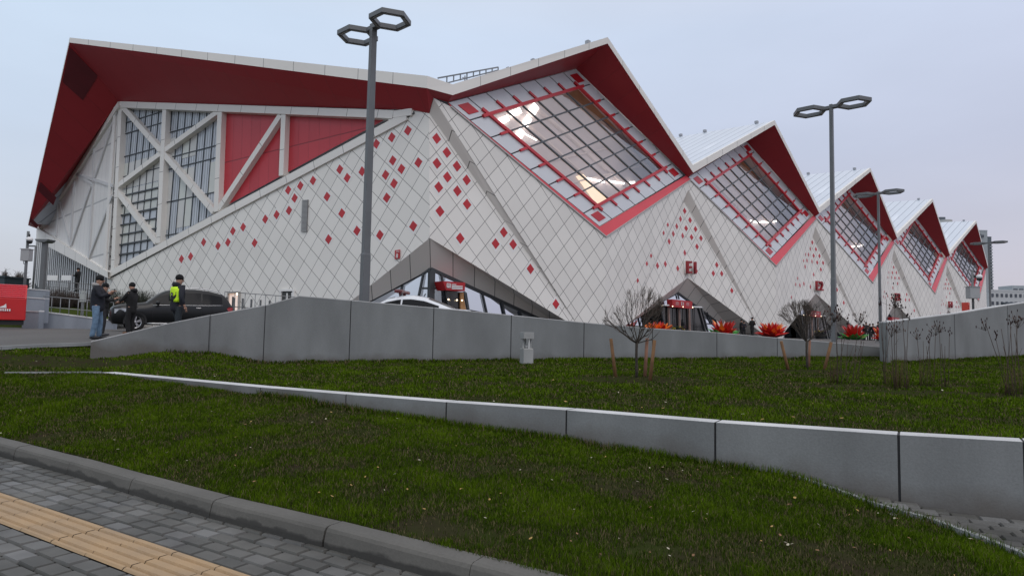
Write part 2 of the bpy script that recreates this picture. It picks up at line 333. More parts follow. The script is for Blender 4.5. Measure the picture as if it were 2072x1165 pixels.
        put(mb,'canopy_rail',sign_white,ent)
        mb=MB()
        for q2 in ((1339.5,618),(1361,619.5),(1382,620.6),(1401.5,621.8)): mb.ball(g(*q2,34.9),.05,8,5)
        put(mb,'door_lamp',lamp_door,ent)
        a=g(1359.8,605.3,34.9); b=g(1401,608,34.9); hz=.72
        a2=Vector((a.x,34.9,a.z)); b2=Vector((b.x,34.9,a.z-.05))
        mb=MB(); mb.prism([a2,b2,b2-Vector((0,0,hz)),a2+Vector((.1,0,-hz))],(0,1,0),.6); sg=put(mb,'portal_sign',sign_red,ent)
        num='E%d'%(k+1); cpt=(a2+b2)/2-Vector((0,.03,hz*.5))-arena.location
        text_mesh('lettering',num,.50,.01,frame(cpt,(1,0,0),(0,0,1)),sign_white,sg)
        mb=MB(); cp=(a2+b2)/2-Vector((0,.02,hz*.5))
        for sgx in(-1,1):
            for zz in (.14,.03,-.08): mb.box(cp+Vector((sgx*.9,0,zz)),(.5,.02,.022))
        mb2=mb; put(mb,'pictogram',sign_white,sg)
        # ---- big number above the wedge
        c0=onp(1390.5,543,pA,nr)+S; nn=Vector((-.18,-1,0)).normalized(); hx=Vector((0,0,1)).cross(-nn).normalized()
        hx=Vector((1,-.1,0)).normalized()
        o=text_mesh('entrance_number',num,1.7,.16,frame(c0-arena.location+Vector((.1,-.45,-.0)),hx,(0,0,1)),mat('number_red',(.30,.012,.02),.4,.1,2),arena,bold=.02)
        text_mesh('number_rim',num,1.7,.10,frame(c0-arena.location+Vector((.1,-.25,-.0)),hx,(0,0,1)),pale_rim,o,bold=.06)
    # ---- gable window
    W1,W2,W4=p['W1'],p['W2'],p['W4']; es=W2-W1; et=W4-W1; nw=es.cross(et).normalized(); nw=nw if nw.y<0 else -nw
    def wp(s,t,o=0.): return W1+es*s+et*t+nw*o
    mb=MB(); mb.face([wp(.125,.125,-.05),wp(.875,.125,-.05),wp(.875,.875,-.05),wp(.125,.875,-.05)])
    win=put(mb,'gable_window',glass_big,arena)
    mb=MB(); G=.004
    cells=[(i,j) for i in range(8) for j in range(8) if i in(0,7) or j in(0,7)]
    for i,j in cells:
        a,b,c,d=i/8+G,(i+1)/8-G,j/8+G,(j+1)/8-G
        mb.prism([wp(a,c,-.15),wp(b,c,-.15),wp(b,d,-.15),wp(a,d,-.15)],nw,.15)
    mb2=MB(); put(mb,'surround_panel',ring_m,win)
    for a,b,c,d in ((0,1,0,.125),(0,1,.875,1),(0,.125,.125,.875),(.875,1,.125,.875)): mb2.face([wp(a,c,-.12),wp(b,c,-.12),wp(b,d,-.12),wp(a,d,-.12)])
    put(mb2,'backing',grey_metal,win)
    mb=MB(); e0,e1=.085,.915; H=.25
    for v in (.125,.875):
        mb.bar(wp(v,e0,.06),wp(v,e1,.06),H,.2,nw); mb.bar(wp(e0,v,.07),wp(e1,v,.07),H,.2,nw)
    for i in range(2,7):
        for lo,hi in ((.065,.125),(.875,.935)):
            mb.bar(wp(i/8,lo,.05),wp(i/8,hi,.05),.2,.16,nw); mb.bar(wp(lo,i/8,.05),wp(hi,i/8,.05),.2,.16,nw)
    put(mb,'red_frame',red_metal,win)
    mb=MB()
    for i in range(2,7):
        mb.bar(wp(i/8,.125,-.02),wp(i/8,.875,-.02),.125,.10,nw); mb.bar(wp(.125,i/8,-.01),wp(.875,i/8,-.01),.125,.10,nw)
    put(mb,'mullion',mat('mullion_grey',(.075,.085,.095),.4,.05,2),win)
    for s_,t_ in ((0,0),(.875,0),(0,.875),(.875,.875)):
        mb=MB(); q3=[wp(s_+u,t_+v,0.) for u,v in ((.03,.03),(.095,.03),(.095,.095),(.03,.095))]; mb.prism(q3,nw,.04); put(mb,'red_square',red_dia,win)
    # hall interior seen through the panes: lining, timber strip and lit tubes
    OFF=-3.0; w0=wp(0,0,OFF)
    mb=MB(); mb.face([wp(.06,.04,OFF),wp(1.1,.0,OFF),wp(1.1,1.1,OFF),wp(.06,1.1,OFF)]); put(mb,'hall_lining',inner_m,win)
    mb=MB(); shf=Vector((30.*k,0,0))
    Wb=V3(26,std['W1'])+nw*OFF
    def ip(px,py,o=.05): return onp(px,py,Wb+nw*o,nw)+shf
    mb.face([ip(*q4) for q4 in ((1145,186),(1168.5,170),(1200,195),(1292,284),(1290,297),(1253.5,267.7),(1181.8,214.8))]); put(mb,'timber_ceiling',brown_m,win)
    mb=MB()
    for a,b,w_ in (((1088,222),(1290,395),.35),((1120,250),(1225,345),.12),((1060,245),(1180,352),.18),((1170,215),(1350,372),.14),((1095,330),(1230,300),.10),((1150,372),(1300,335),.12)): mb.bar(ip(*a,.12),ip(*b,.12),w_,.2,nw)
    put(mb,'roof_truss',mat('truss_pale',(.72,.62,.56),.6,.05,1),win)
    tubes=[]
    if k==0: tubes+=[((1009,247.5),(1028,239),.5),((1033,232),(1053,223.5),.5),((1061.5,254),(1071,238),.6),((1075,229.5),(1085,213.7),.7),((1048.6,278),(1057,264.5),.6),((1060,270),(1086,284),.06)]
    tubes+=[((1188.7,361),(1223,368.7),.16),((1230,366.5),(1262.5,371.5),.16),((1274,370),(1284,369),.2)] if k<3 else []
    mb=MB()
    for a,b,w_ in tubes: mb.bar(ip(*a,.25),ip(*b,.25),w_,.12,nw)
    if tubes: put(mb,'light_tube',lamp_white,win)
    if k==0:
        mb=MB(); mb.face([ip(1165,357,.1),ip(1180,352,.1),ip(1229,404,.1),ip(1206,413,.1)]); put(mb,'lit_wall',wall_glow,win)  # no lamp: warm light on the wall put in as a glowing patch
    li=bpy.data.lights.new('hall_light','AREA'); li.shape='RECTANGLE'; li.size=18; li.size_y=12; li.energy=270 if k==0 else 230; li.color=(1,.90,.84)
    lo=bpy.data.objects.new('hall_light',li); COL.objects.link(lo); lo.parent=arena; c5=wp(.5,.5,-.45)-arena.location; lo.location=c5; lo.rotation_euler=(nw).to_track_quat('Z','Y').to_euler()
    # ---- sill bands
    mb=MB(); mb.face([p['W1'],p['Vl'],p['T'],p['W4']]); mb.face([p['W4'],p['T'],p['Vr'],p['W3']]); put(mb,'sill_band',red_band,arena)
    mb=MB(); mb.bar(p['Vl'],p['T'],.10,.2,nL); mb.bar(p['T'],p['Vr'],.10,.2,nR); put(mb,'sill_trim',mat('sill_trim',(.45,.44,.43),.5),arena)
    # ---- roof
    Vt,Pt,Vt2=p['Vt'],p['Pt'],V3(x0+30,std['Vt']); dv=Vector((0,DEEP,DEEP*RS*.3)); dp=Vector((0,DEEP,DEEP*RS))
    mb=MB()
    for a,b,da,db in ((Vt,Pt,dv,dp),(Pt,Vt2,dp,dv)):
        a1=a-Vector((0,0,.06)); b1=b-Vector((0,0,.06)); mb.face([a1,b1,b1+db,a1+da],[(0,0),(0,17),(DEEP,17),(DEEP,0)])
    rf=put(mb,'roof',roof_m,arena)
    Vb,Pb,Vb2=p['Vb'],p['Pb'],V3(x0+30,std['Vb'])
    mb=MB()
    for a,b,c,d in ((Vt,Pt,Pb,Vb),(Pt,Vt2,Vb2,Pb)):
        L_=(b-a).length; mb.face([a,b,c,d],[(.4,0),(L_+.4,0),(L_+.4,.7),(.4,.7)]); y3=Vector((0,.35,0)); mb.face([a,b,b+y3,a+y3],[(.4,0),(L_+.4,0),(L_+.4,.7),(.4,.7)])
    put(mb,'fascia',white_trim,rf)
    mb=MB()
    for a,b,c,d in ((Vb,Pb,p['W2'],p['W1']),(Pb,Vb2,p['W3'],p['W2'])): mb.face([a,b,c,d],[(0,0),((b-a).length,0),((b-a).length,3),(0,3)])
    mb.face([Vb2,p['W3'],V3(x0+30,std['W1'])],[(.5,.5)]*3); mb.face([p['Vr'],V3(x0+30,std['Vl']),V3(x0+30,std['W1']),p['W3']],[(.5,.5)]*4)
    put(mb,'soffit',red_soffit,rf)
    # ridge knobs and a snow guard
    mb=MB()
    for yy in (2.2,9,12.5,26): mb=MB(); mb.box(Pt+Vector((0,yy,yy*RS+.12)),(.35,.35,.28)); put(mb,'roof_vent',mat('roof_fitting',(.35,.36,.38),.5),rf)
    for q5,s5 in ((.45,8),(.62,14)):
        mb=MB(); b5=Vt+(Pt-Vt)*q5+Vector((0,s5,s5*RS*(.3+.7*q5)+.05)); mb.bar(b5,b5+Vector((0,0,.75)),.09,.09,(0,-1,0)); mb.bar(b5+Vector((-.3,0,.5)),b5+Vector((.5,0,.7)),.06,.06,(0,-1,0)); put(mb,'roof_hook',mat('roof_fitting',(.35,.36,.38),.5),rf)
    mb=MB()
    if k==0:
        a,b=aty(886,158.5,38.5),aty(1008,136.5,38.5); c,d=aty(904,168.5,38.5),aty(1008,142.5,38.5)
        mb.bar(a,b,.10,.10,(0,-1,0)); mb.bar(c,d,.09,.09,(0,-1,0))
        for i in range(9):
            t=i/8; q6=c.lerp(d,t); tt=(q6.x-a.x)/(b.x-a.x); mb.bar(a.lerp(b,tt),q6-Vector((0,0,.5 if i%3==0 else .05)),.07,.07,(0,-1,0))
    else:
        def gp(px,py): return aty(px,py,40.)+Vector((30.*(k-1),0,0))
        a,b=gp(1386,311),gp(1421,292.5); c,d=gp(1388,320),gp(1421,301)
        mb.bar(a,b,.08,.08,(0,-1,0)); mb.bar(c,d,.08,.08,(0,-1,0))
        for i in range(5): mb.bar(a.lerp(b,i/4),c.lerp(d,i/4)-Vector((0,0,.3)),.07,.07,(0,-1,0))
    put(mb,'snow_guard',mat('guard',(.16,.17,.18),.5),rf)
# far end wall and closed back of the long hall
xe=176.; mb=MB()
mb.face([Vector((xe+.2,35.6,Z0)),Vector((xe+.2,35.6,15.8)),Vector((xe+.2,80,15.8)),Vector((xe+.2,80,Z0))],[(0,0),(0,16),(45,16),(45,0)])
put(mb,'end_wall',white_clad,arena)
# ---------------------------------------------------------------- corner recess and end facade
std0={a:V3(-4,b) for a,b in std.items()}    # the recess that would belong to a bay to the left
nr=(std0['EA']-std0['A']).cross(std0['WR']-std0['A']); nr=nr if nr.y<0 else -nr; pA0=std0['A']
K0=onp(868.3,229.5,pA0,nr); E0=onp(869.6,481.5,pA0,nr)
inner=[(868.3,229.5),(1018.7,445),(1157.6,636.8),(1178,667)]; outer=[(876.9,198.6),(1046,460),(1160,637),(1181,670)]
I3=[onp(*q,pA0,nr) for q in inner]; O3=[onp(*q,V3(26,std['Vl']),nL)+nL*-.0 for q in outer]
WR0=onp(1172,665,pA0,nr)
def uvc(P): return (P.x-onp(882.9,307.6,pA0,nr).x, P.z-onp(882.9,307.6,pA0,nr).z)
mb=MB(); pts=[I3[0],I3[1],I3[2],WR0,E0]; mb.face(pts,[uvc(p) for p in pts]); cw=put(mb,'recessed_wall',white_clad,arena)
diamonds(DIA_C0,pA0,nr,cw,1.12)
mb=MB()
for i in range(3): mb.face([O3[i],O3[i+1],I3[i+1],I3[i]],[(4*i,0),(4*i+4*1.9,0),(4*i+4*1.9,.6),(4*i,.6)])
for i in range(3):
    pass
put(mb,'reveal',taupe,arena)
azA=math.radians(19.25); dA=Vector((-math.sin(azA),math.cos(azA),0)); nA=dA.cross(K0-E0).normalized(); nA=nA if nA.x<0 else -nA
phi=math.radians(8)
hA=-dA; vA=nA.cross(hA); vA=vA if vA.z>0 else -vA
hG=hA*math.cos(phi)+vA*math.sin(phi); vG=vA*math.cos(phi)-hA*math.sin(phi)
def pa(px,py,o=0.): return onp(px,py,K0+nA*o,nA)
OA=pa(808.9,271.5); sA=.945
def uvA(P): d=P-OA; return (d.dot(hG)/sA,d.dot(vG)/sA)
mb=MB(); gA=[pa(868.3,229.5),pa(857,226.3),pa(834,224),pa(217.6,556)]; bl=pa(217.6,600); bl.z=Z0
gl=pa(743.7,582.2); wl0=pa(869.6,481.5)
d_=(gl-wl0); WL0=wl0+d_*((Z0-wl0.z)/d_.z)
pts=gA+[bl,WL0,wl0]; mb.face(pts,[uvA(P) for P in pts]); endw=put(mb,'facade_wall',white_clad,arena)
diamonds(DIA_A,K0,nA,endw,1.0,upd=phi*.9,bw=.345,bh=.385)
# wedge at the corner
nIn=nA*-1.5
E0g=aty(871.2,544,36.9)
Rg=aty(1080,640,36.9); Rg=E0g+(Rg-E0g)*((Z0-E0g.z)/(Rg.z-E0g.z))
PL=E0g; nAi=nA
Lg=onp(748,608,PL,nAi); Lg=E0g+(Lg-E0g)*((Z0-E0g.z)/(Lg.z-E0g.z))
mb=MB(); WR0g=Vector((WR0.x+.3,WR0.y,Z0))
for a,b,c,d in ((E0,WR0,Rg,E0g),(E0g,Lg,WL0,wl0)): mb.face([a,b,c,d],[(0,0),((b-a).length,0),((b-a).length,1.5),(0,1.5)])
mb.face([WR0,WR0g,Rg],[(.5,.5)]*3)
cent=put(mb,'entrance',taupe,arena)
mb=MB(); mb.face([E0g,Rg,Vector((E0g.x,E0g.y,Z0))]); mb.face([E0g,Lg,Vector((E0g.x,E0g.y,Z0))]); put(mb,'glazing',glass_blue,cent)
n0=Vector((0,-1,0))
mb=MB()
mb.bar(E0g,Rg,.22,.2,n0); mb.bar(E0g,Lg,.22,.2,nA)
pb=aty(873.5,547,36.75); mb.bar(pb,Vector((pb.x,pb.y,Z0)),.42,.3,n0)
def gr(x,y): return aty(x,y,36.8)
def gl_(x,y): return onp(x,y,PL+nA*.1,nA)
for a,b in (((893,555),(903,612)),((976,594),(985,634)),((1016,613),(1022,640)),((1052,630),(1056,645)),((876,583),(897,583)),((942,592),(950,640)),((950,628),(1060,650))): mb.bar(gr(*a),gr(*b),.13,.14,n0)
for a,b in (((857,552),(846,605)),((850,583),(871,583)),((814,577),(810,600))): mb.bar(gl_(*a),gl_(*b),.13,.14,nA)
put(mb,'mullion',grey_metal,cent)
mb=MB(); a,b=aty(901,588,36.2),aty(938,591,36.2); c,d=aty(945,625,36.2),aty(908,625,36.2); c.z=Z0;d.z=Z0; mb.prism([a,b,c,d],(0,1,0),.5); dr=put(mb,'door',door_dark,cent)
mb=MB(); mb.bar(aty(934,592,36.1),aty(935,640,36.1),.32,.1,n0); mb.bar(aty(937,610,36.1),aty(943,640,36.1),.18,.1,n0); put(mb,'timber_post',wood_in,dr)
mb=MB(); mb.bar(aty(902,590,36.1),aty(912,640,36.1),.12,.1,n0); mb.bar(aty(939,590,36.1),aty(950,640,36.1),.16,.14,n0); put(mb,'door_frame',grey_metal,dr)
mb=MB()
for q in ((907.5,605.7),(924.5,607),(935,607.5)): mb.ball(aty(*q,35.8),.055,8,5)
put(mb,'door_lamp',lamp_door,cent)
a,b,c,d=aty(896,568.6,35.6),aty(941.5,571.5,35.6),aty(940.5,589,35.6),aty(903,587,35.6)
mb=MB(); mb.prism([a,b,c,d],(0,1,0),1.1); sg=put(mb,'portal_sign',sign_red,cent)
mb=MB(); fy=35.57
for i,(xa,xb,yy,th) in enumerate(((914,923,575.2,.05),(914,936,578.2,.06),(914,936,581,.06),(914,936,583.6,.06))): mb.bar(aty(xa,yy,fy),aty(xb,yy+ (xb-xa)*.05,fy),th,.02,n0)
for q in (((904.5,573.5),(911.5,574)),((904.5,581),(911.5,581.5)),((904.5,573.5),(904.5,581)),((911.5,574),(911.5,581.5)),((906.5,579.8),(909.5,579.8)),((906.5,576.5),(906.5,579.8)),((909.5,576.5),(909.5,579.8)),((906.5,576.5),(909.5,576.5))): mb.bar(aty(*q[0],fy),aty(*q[1],fy),.045,.02,n0)
put(mb,'pictogram',sign_white,sg)
# house number plate, louvre, small windows on the end facade
a,b=pa(799.8,506.6,.04),pa(809.9,505.2,.04); c,d=pa(809.5,523,.04),pa(799.3,524.4,.04)
mb=MB(); mb.prism([a,b,c,d],nA,.05); plate=put(mb,'number_plate',sign_red,arena)
cpt=(a+b+c+d)/4+nA*.07
text_mesh('lettering','8',.40,.01,frame(cpt-arena.location-vA*.12,hA,vA),sign_white,plate)
mb=MB()
for yy in (508.4,510.4): mb.bar(pa(801.5,yy,.11),pa(808,yy-.8,.11),.02,.01,nA)
put(mb,'plate_rule',sign_white,plate)
mb=MB(); a,b,c,d=pa(613,405,.02),pa(624.3,404,.02),pa(621.5,469,.02),pa(610.3,468.5,.02); mb.prism([a,b,c,d],nA,.04); lv=put(mb,'louvre',grey_metal,arena)
mb=MB()
for i in range(26): t=(i+.5)/26; mb.bar(a.lerp(d,t)+nA*.07,b.lerp(c,t)+nA*.07,.055,.08,nA)
put(mb,'louvre_blade',mat('blade',(.42,.42,.42),.5),lv)
mb=MB(); q=[pa(570,587.5,-.0),pa(596,587,-.0),pa(596,604,-.0),pa(570,606,-.0)]; q[2].z=q[3].z=Z0; mb.prism([x_-nA*0 for x_ in q],nA,.03); w_=put(mb,'service_window',mat('dark_recess',(.06,.06,.06),.6),arena)
mb=MB(); 
for s_,e_ in ((0,1),(1,2),(3,0)): mb.bar(q[s_]+nA*.08,q[e_]+nA*.08,.16,.12,nA)
mb.bar(pa(581,593,.06),pa(581,607,.06),.12,.05,nA); mb.bar(pa(591,592,.06),pa(591,607,.06),.10,.05,nA); put(mb,'window_frame',pale_rim,w_)
mb=MB(); q=[pa(464,592.5),pa(486,591),pa(486,632),pa(464,634)]; q[2].z=q[3].z=Z0; mb.prism(q,nA,.03); w_=put(mb,'service_door',glow_mat('lit_lobby',(1,.62,.42),.42),arena)
mb=MB()
for s_,e_ in ((0,1),(1,2),(3,0)): mb.bar(q[s_]+nA*.1,q[e_]+nA*.1,.12,.16,nA)
a=pa(471.5,600,.06); mb.bar(a,Vector((a.x,a.y,Z0)),.16,.05,nA,1); put(mb,'door_frame',[mat('frame_grey',(.4,.38,.36),.5),grey_metal],w_)
mb=MB(); mb.ball(pa(480,594.5,.12),.09,8,5); put(mb,'door_lamp',lamp_door,w_)
# ---------------------------------------------------------------- end facade: truss, glazing, red field
def band(mb,a,b,w,o=.0,d=.5,n=None,uvd=True,pl=None):
    pl=pl or pa; n=n or nA
    A_,B_=pl(*a,o),pl(*b,o); t=(B_-A_).normalized(); x=t.cross(n).normalized()*(w/2); L_=(B_-A_).length
    q=[A_-x,B_-x,B_+x,A_+x]; f=[p_-n*d for p_ in q]
    uvq=[(0,0),(L_,0),(L_,.6),(0,.6)]
    mb.face(q,uvq); 
    for i in range(4): j=(i+1)%4; mb.face([q[j],q[i],f[i],f[j]],[(.5,.3)]*4)
OT=.12
mb=MB()
for a,b,w in (((241,211.5),(795,231.5),.60),((795,231.5),(833,226),.5)): band(mb,a,b,w,OT+.06,.6)
band(mb,(217.5,556),(822,234),.62,OT+.04,.6)
put(mb,'truss_chord',white_trim,arena)
mb=MB(); mb.bar(pa(219,563.5,.05),pa(838,228,.05),.16,.08,nA); put(mb,'chord_shade_bar',grey_metal,arena)  # solid dark bar stands in for the shade under the lower chord
for a,b,w in (((243,217),(227,548),.55),((332.5,219),(319.5,492),.58),((444.5,223),(436.5,428),.58),((573.5,229),(568.5,355),.5)):
    mb=MB(); band(mb,a,b,w,OT,.62); put(mb,'truss_post',white_trim,arena)
for a,b,w in (((246,215),(327,308),.5),((327,308),(431,428),.5),((441,225),(329,306),.48),((328,307),(233,379),.48),((232,383),(315,490),.5),((567,232),(441,423),.5)):
    mb=MB(); band(mb,a,b,w,OT-.03,.58); put(mb,'truss_brace',white_trim,arena)
# red infill
s1,s2=pa(447.7,272),pa(558.3,241.5); dd=(s2-s1).normalized(); ph=math.atan2(dd.dot(vA),dd.dot(hA)); hS=hA*math.cos(ph)+vA*math.sin(ph); vS=vA*math.cos(ph)-hA*math.sin(ph)
def uvS(P): d=P-s1; return (d.dot(hS)/.5,d.dot(vS)/1.1+2.2)
mb=MB(); pts=[pa(440,222,-.35),pa(800,231,-.35),pa(436,428,-.35)]; mb.face(pts,[uvS(P) for P in pts]); put(mb,'red_infill',red_clad,arena)
# glazing cells
def inpoly(P,Q):
    s=0
    for i in range(len(Q)):
        a,b=Q[i],Q[(i+1)%len(Q)]; cr=(b[0]-a[0])*(P[1]-a[1])-(b[1]-a[1])*(P[0]-a[0])
        if abs(cr)<1e-9: continue
        if s==0: s=1 if cr>0 else -1
        elif (cr>0)!=(s>0): return False
    return True
def clip(p0,d,Q):
    t0,t1=-1e9,1e9; c=(sum(q[0] for q in Q)/len(Q),sum(q[1] for q in Q)/len(Q))
    for i in range(len(Q)):
        a,b=Q[i],Q[(i+1)%len(Q)]; n=(-(b[1]-a[1]),b[0]-a[0])
        if (c[0]-a[0])*n[0]+(c[1]-a[1])*n[1]<0: n=(-n[0],-n[1])
        den=d[0]*n[0]+d[1]*n[1]; num=(a[0]-p0[0])*n[0]+(a[1]-p0[1])*n[1]
        if abs(den)<1e-9:
            if num>0: return None
            continue
        t=num/den
        if den>0: t0=max(t0,t)
        else: t1=min(t1,t)
    return (t0,t1) if t1>t0 else None
IO=-.42
Og=pa(230,545,IO)
def to2(P): d=P-Og; return (d.dot(hA),d.dot(vA))
def fr2(u,v,o=0.): return Og+hA*u+vA*v+nA*o
frost=mat('frosted_pane',(.60,.60,.58),.35,.06,.3); pane_b=mat('reflecting_pane',(.50,.54,.59),.35,.08,.2,spec=.9); pane_l=mat('lit_pane',(.62,.64,.60),.3,.04,.3); pane_p=mat('pink_blind',(.75,.50,.58),.4)
for wi,Qpx in enumerate((((240,214),(336,218),(321,496),(224,548)),((330,218),(447,224),(438,430),(318,496)))):
    Q3=[pa(*q,IO) for q in Qpx]; Q2=[to2(P) for P in Q3]
    mb=MB(); mb.face(Q3); gw=put(mb,'truss_window',pane_b,arena)
    # cells of frosted / lit glazing
    u0,u1=min(q[0] for q in Q2),max(q[0] for q in Q2); v0,v1=min(q[1] for q in Q2),max(q[1] for q in Q2)
    cu=1.0; tn=math.tan(ph); mb=MB(); rr=random.Random(3+wi)
    rows=[(0,2.2),(2.3,4.2),(5.0,7.6),(7.7,10.2)] if wi==0 else [(0,2.0),(2.9,5.4),(5.5,8.2),(9.2,11.4)]
    for ui in range(int(u0/cu)-1,int(u1/cu)+2):
        white=rr.random()<(.92 if wi==0 else .75)
        for (ra,rb) in rows:
            if not white: continue
            if wi==0 and ra>7 and ui>9: continue
            q=[((ui+.04)*cu,ra),((ui+.96)*cu,ra),((ui+.96)*cu,rb),((ui+.04)*cu,rb)]
            q=[(a_,b_+a_*tn) for a_,b_ in q]
            if all(inpoly(x_,Q2) for x_ in q):
                m_=3 if (wi==1 and ra==0 and rr.random()<.25) else (1 if rr.random()<.4 else 0)
                mb.face([fr2(a_,b_,.03) for a_,b_ in q],None,min(m_,2) if m_<3 else 2)
    put(mb,'frosted_pane',[frost,pane_l,pane_p],gw)
    mb=MB()
    for ui in range(int(u0/cu)-1,int(u1/cu)+2):
        t=clip((ui*cu,0),(0,1),Q2)
        if t: mb.bar(fr2(ui*cu,t[0],.04),fr2(ui*cu,t[1],.04),.055,.08,nA)
    hs=[8.9,10.9,13.2,14.3,17] if wi==0 else [2.4,5.45,8.5,9.6,12.,14.5]
    for h_ in hs:
        t=clip((0,h_),(1,tn),Q2)
        if t: mb.bar(fr2(t[0],h_+t[0]*tn,.07),fr2(t[1],h_+t[1]*tn,.03),.075,.07,nA)
    if wi==0:
        for i in range(9):
            h_=-.6+i*.95; t=clip((0,h_),(1,tn),Q2)
            if t: t1=min(t[1],6.6); mb.bar(fr2(t[0],h_+t[0]*tn,.09),fr2(t1,h_+t1*tn,.09),.12,.14,nA)
    put(mb,'mullion',mat('mullion_dark',(.05,.06,.07),.4),gw)
    mb=MB()
    for ui in range(int(u0/cu*3)-1,int(u1/cu*3)+2):
        if ui%3==0: continue
        t=clip((ui*cu/3,0),(0,1),Q2)
        if t:
            lo_=max(t[0],(6.5 if wi==0 else t[0]))
            if t[1]>lo_: mb.bar(fr2(ui*cu/3,lo_,.01),fr2(ui*cu/3,t[1],.01),.022,.03,nA)
    put(mb,'fin',mat('fin_grey',(.26,.28,.30),.4),gw)
mb=MB(); q=[pa(770,233,.14),pa(800,229,.14),pa(845,224,.14),pa(862,227.5,.14),pa(834,230.5,.14),pa(760,268,.14)]; mb.face([pa(776,236,.10),pa(790,226,.10),pa(836,223.5,.10),pa(836,228,.10),pa(792,247,.10)],[(.4,.3)]*5); put(mb,'truss_gusset',white_trim,arena)
mb=MB(); mb.bar(pa(241.5,209,-.32),pa(218,558,-.32),.45,.8,nA); put(mb,'corner_post',mat('plain_white',(.73,.71,.68),.5,.02,1),arena)
# ---------------------------------------------------------------- second half of the end facade (turns at the tall post)
ft,fb=pa(240.7,206.),pa(217.6,553); dB=Vector((-.139,.99,0)).normalized(); nB=dB.cross(ft-fb).normalized(); nB=nB if nB.x<0 else -nB
hB=-dB; vB=nB.cross(hB); vB=vB if vB.z>0 else -vB
def pbn(px,py,o=0.): return onp(px,py,fb+nB*o,nB)
s3,s4=pbn(180,522.7),pbn(217,512.5); dd=(s4-s3).normalized(); phb=math.atan2(dd.dot(vB),dd.dot(hB)); hT=hB*math.cos(phb)+vB*math.sin(phb); vT=vB*math.cos(phb)-hB*math.sin(phb)
def uvB(P): d=P-s3; return (d.dot(hT),d.dot(vT)/1.25)
mb=MB(); pts=[pbn(240.7,206),pbn(74.6,461),pbn(217.6,553)]; mb.face(pts,[uvB(P) for P in pts]); put(mb,'ribbed_wall',rib_clad,arena)
mb=MB()
band(mb,(239,211),(78,462),.6,.25,.5,nB,pl=pbn)
put(mb,'truss_chord',white_trim,arena)
mb=MB(); q=[pbn(74,460,.25),pbn(218,550,.25),pbn(218.5,563,.25),pbn(73,486,.25)]; mb.face(q,[(0,0),(20,0),(20,.6),(0,.6)]); mb.face([q[3],q[2],q[2]-nB*2.2,q[3]-nB*2.2],[(.4,.3)]*4); mb.face([q[0],q[1],q[1]-nB*.4,q[0]-nB*.4],[(.4,.3)]*4); put(mb,'truss_chord',white_trim,arena)
for a,b in (((149,366),(140,497)),((187,371),(178,520)),((116,408),(112,478)),((182,378),(142,497)),((226,395),(178,522)),((117,402),(140,492)),((153,352),(228,376)),((236,222),(190,360)),((153,352),(186,372)),((189,300),(187,362))):
    mb=MB(); band(mb,a,b,.30,.16,.2,nB,pl=pbn); put(mb,'truss_brace',mat('brace_white',(.60,.60,.60),.5,.03,1),arena)
# recessed slatted wall under the far wing
def pbi(px,py,o=-1.8): return onp(px,py,fb+nB*o,nB)
mb=MB(); q=[pbi(74,478),pbi(222,560),pbi(222,600),pbi(70,600)]; q[2].z=q[3].z=Z0; mb.face(q); sw=put(mb,'slatted_wall',mat('dark_backing',(.03,.035,.04),.6),arena)
mb=MB(); top0,top1=q[0],q[1]; n_=36
for i in range(n_):
    t=(i+.5)/n_; P=top0.lerp(top1,t); mb.bar(P+nB*.06-Vector((0,0,.02)),Vector((P.x,P.y,Z0))+nB*.06,.46*(top1-top0).length/n_,.05,nB)
put(mb,'slat',mat('slat_white',(.62,.63,.63),.5,.04,1),sw)
# closing wall below the chord between fold and slats
mb=MB(); q=[pa(217.6,556,-.02),pbi(222,556),pbi(222,600)]; q[2].z=Z0; q.append(Vector((q[0].x,q[0].y,Z0))); mb.face(q,[(0,0)]*4); put(mb,'return_wall',taupe,arena)
# ---------------------------------------------------------------- end facade roof edge and soffit
K1b=pa(864,178.8,1.3); K1t=Vector((K1b.x,K1b.y,vert_on(K1b,154)))
PLt=atz(141,76.5,25.6); PLb=Vector((PLt.x,PLt.y,vert_on(PLt,86.5)))
TLt=pbn(57.2,451,2.2); TLb=Vector((TLt.x,TLt.y,vert_on(TLt,456)))
v0t,v0b=V3(26,std['Vt']),V3(26,std['Vb'])
mb=MB()
for a,b,c,d in ((v0t,K1t,K1b,v0b),(K1t,PLt,PLb,K1b),(PLt,TLt,TLb,PLb)):
    L_=(b-a).length; mb.face([a,b,c,d],[(.2,0),(L_+.2,0),(L_+.2,.6),(.2,.6)])
roofL=MB()
back=[Vector((60,100,20)),Vector((30,150,20))]
for tri in ((v0t,K1t,Vector((34,60,19))),(K1t,PLt,Vector((34,60,19))),(PLt,Vector((45,95,22)),Vector((34,60,19))),(PLt,TLt,Vector((45,95,22))),(TLt,Vector((60,125,16)),Vector((45,95,22)))):
    roofL.face([t_-Vector((0,0,.05)) for t_ in tri],[(t_.x*.7+t_.y*.7,t_.y) for t_ in tri])
rl=put(roofL,'roof',roof_m,arena)
put(mb,'fascia',white_trim,rl)
mb=MB(); wt=pa(240.7,205.5,.1); wr=pa(834,222.5,.1); ap=O3[0]; W1_=V3(26,std['W1'])
wl_=pbn(74.6,462.5,.2)
for poly in ((PLb,K1b,wr,wt),(K1b,K0,wr),(K1b,v0b,ap,K0),(v0b,W1_,ap),(PLb,wt,wl_,TLb)):
    mb.face(list(poly),[((P-PLb).dot(dA)*1.0,(P-PLb).z) for P in poly])
put(mb,'soffit',red_soffit,rl)
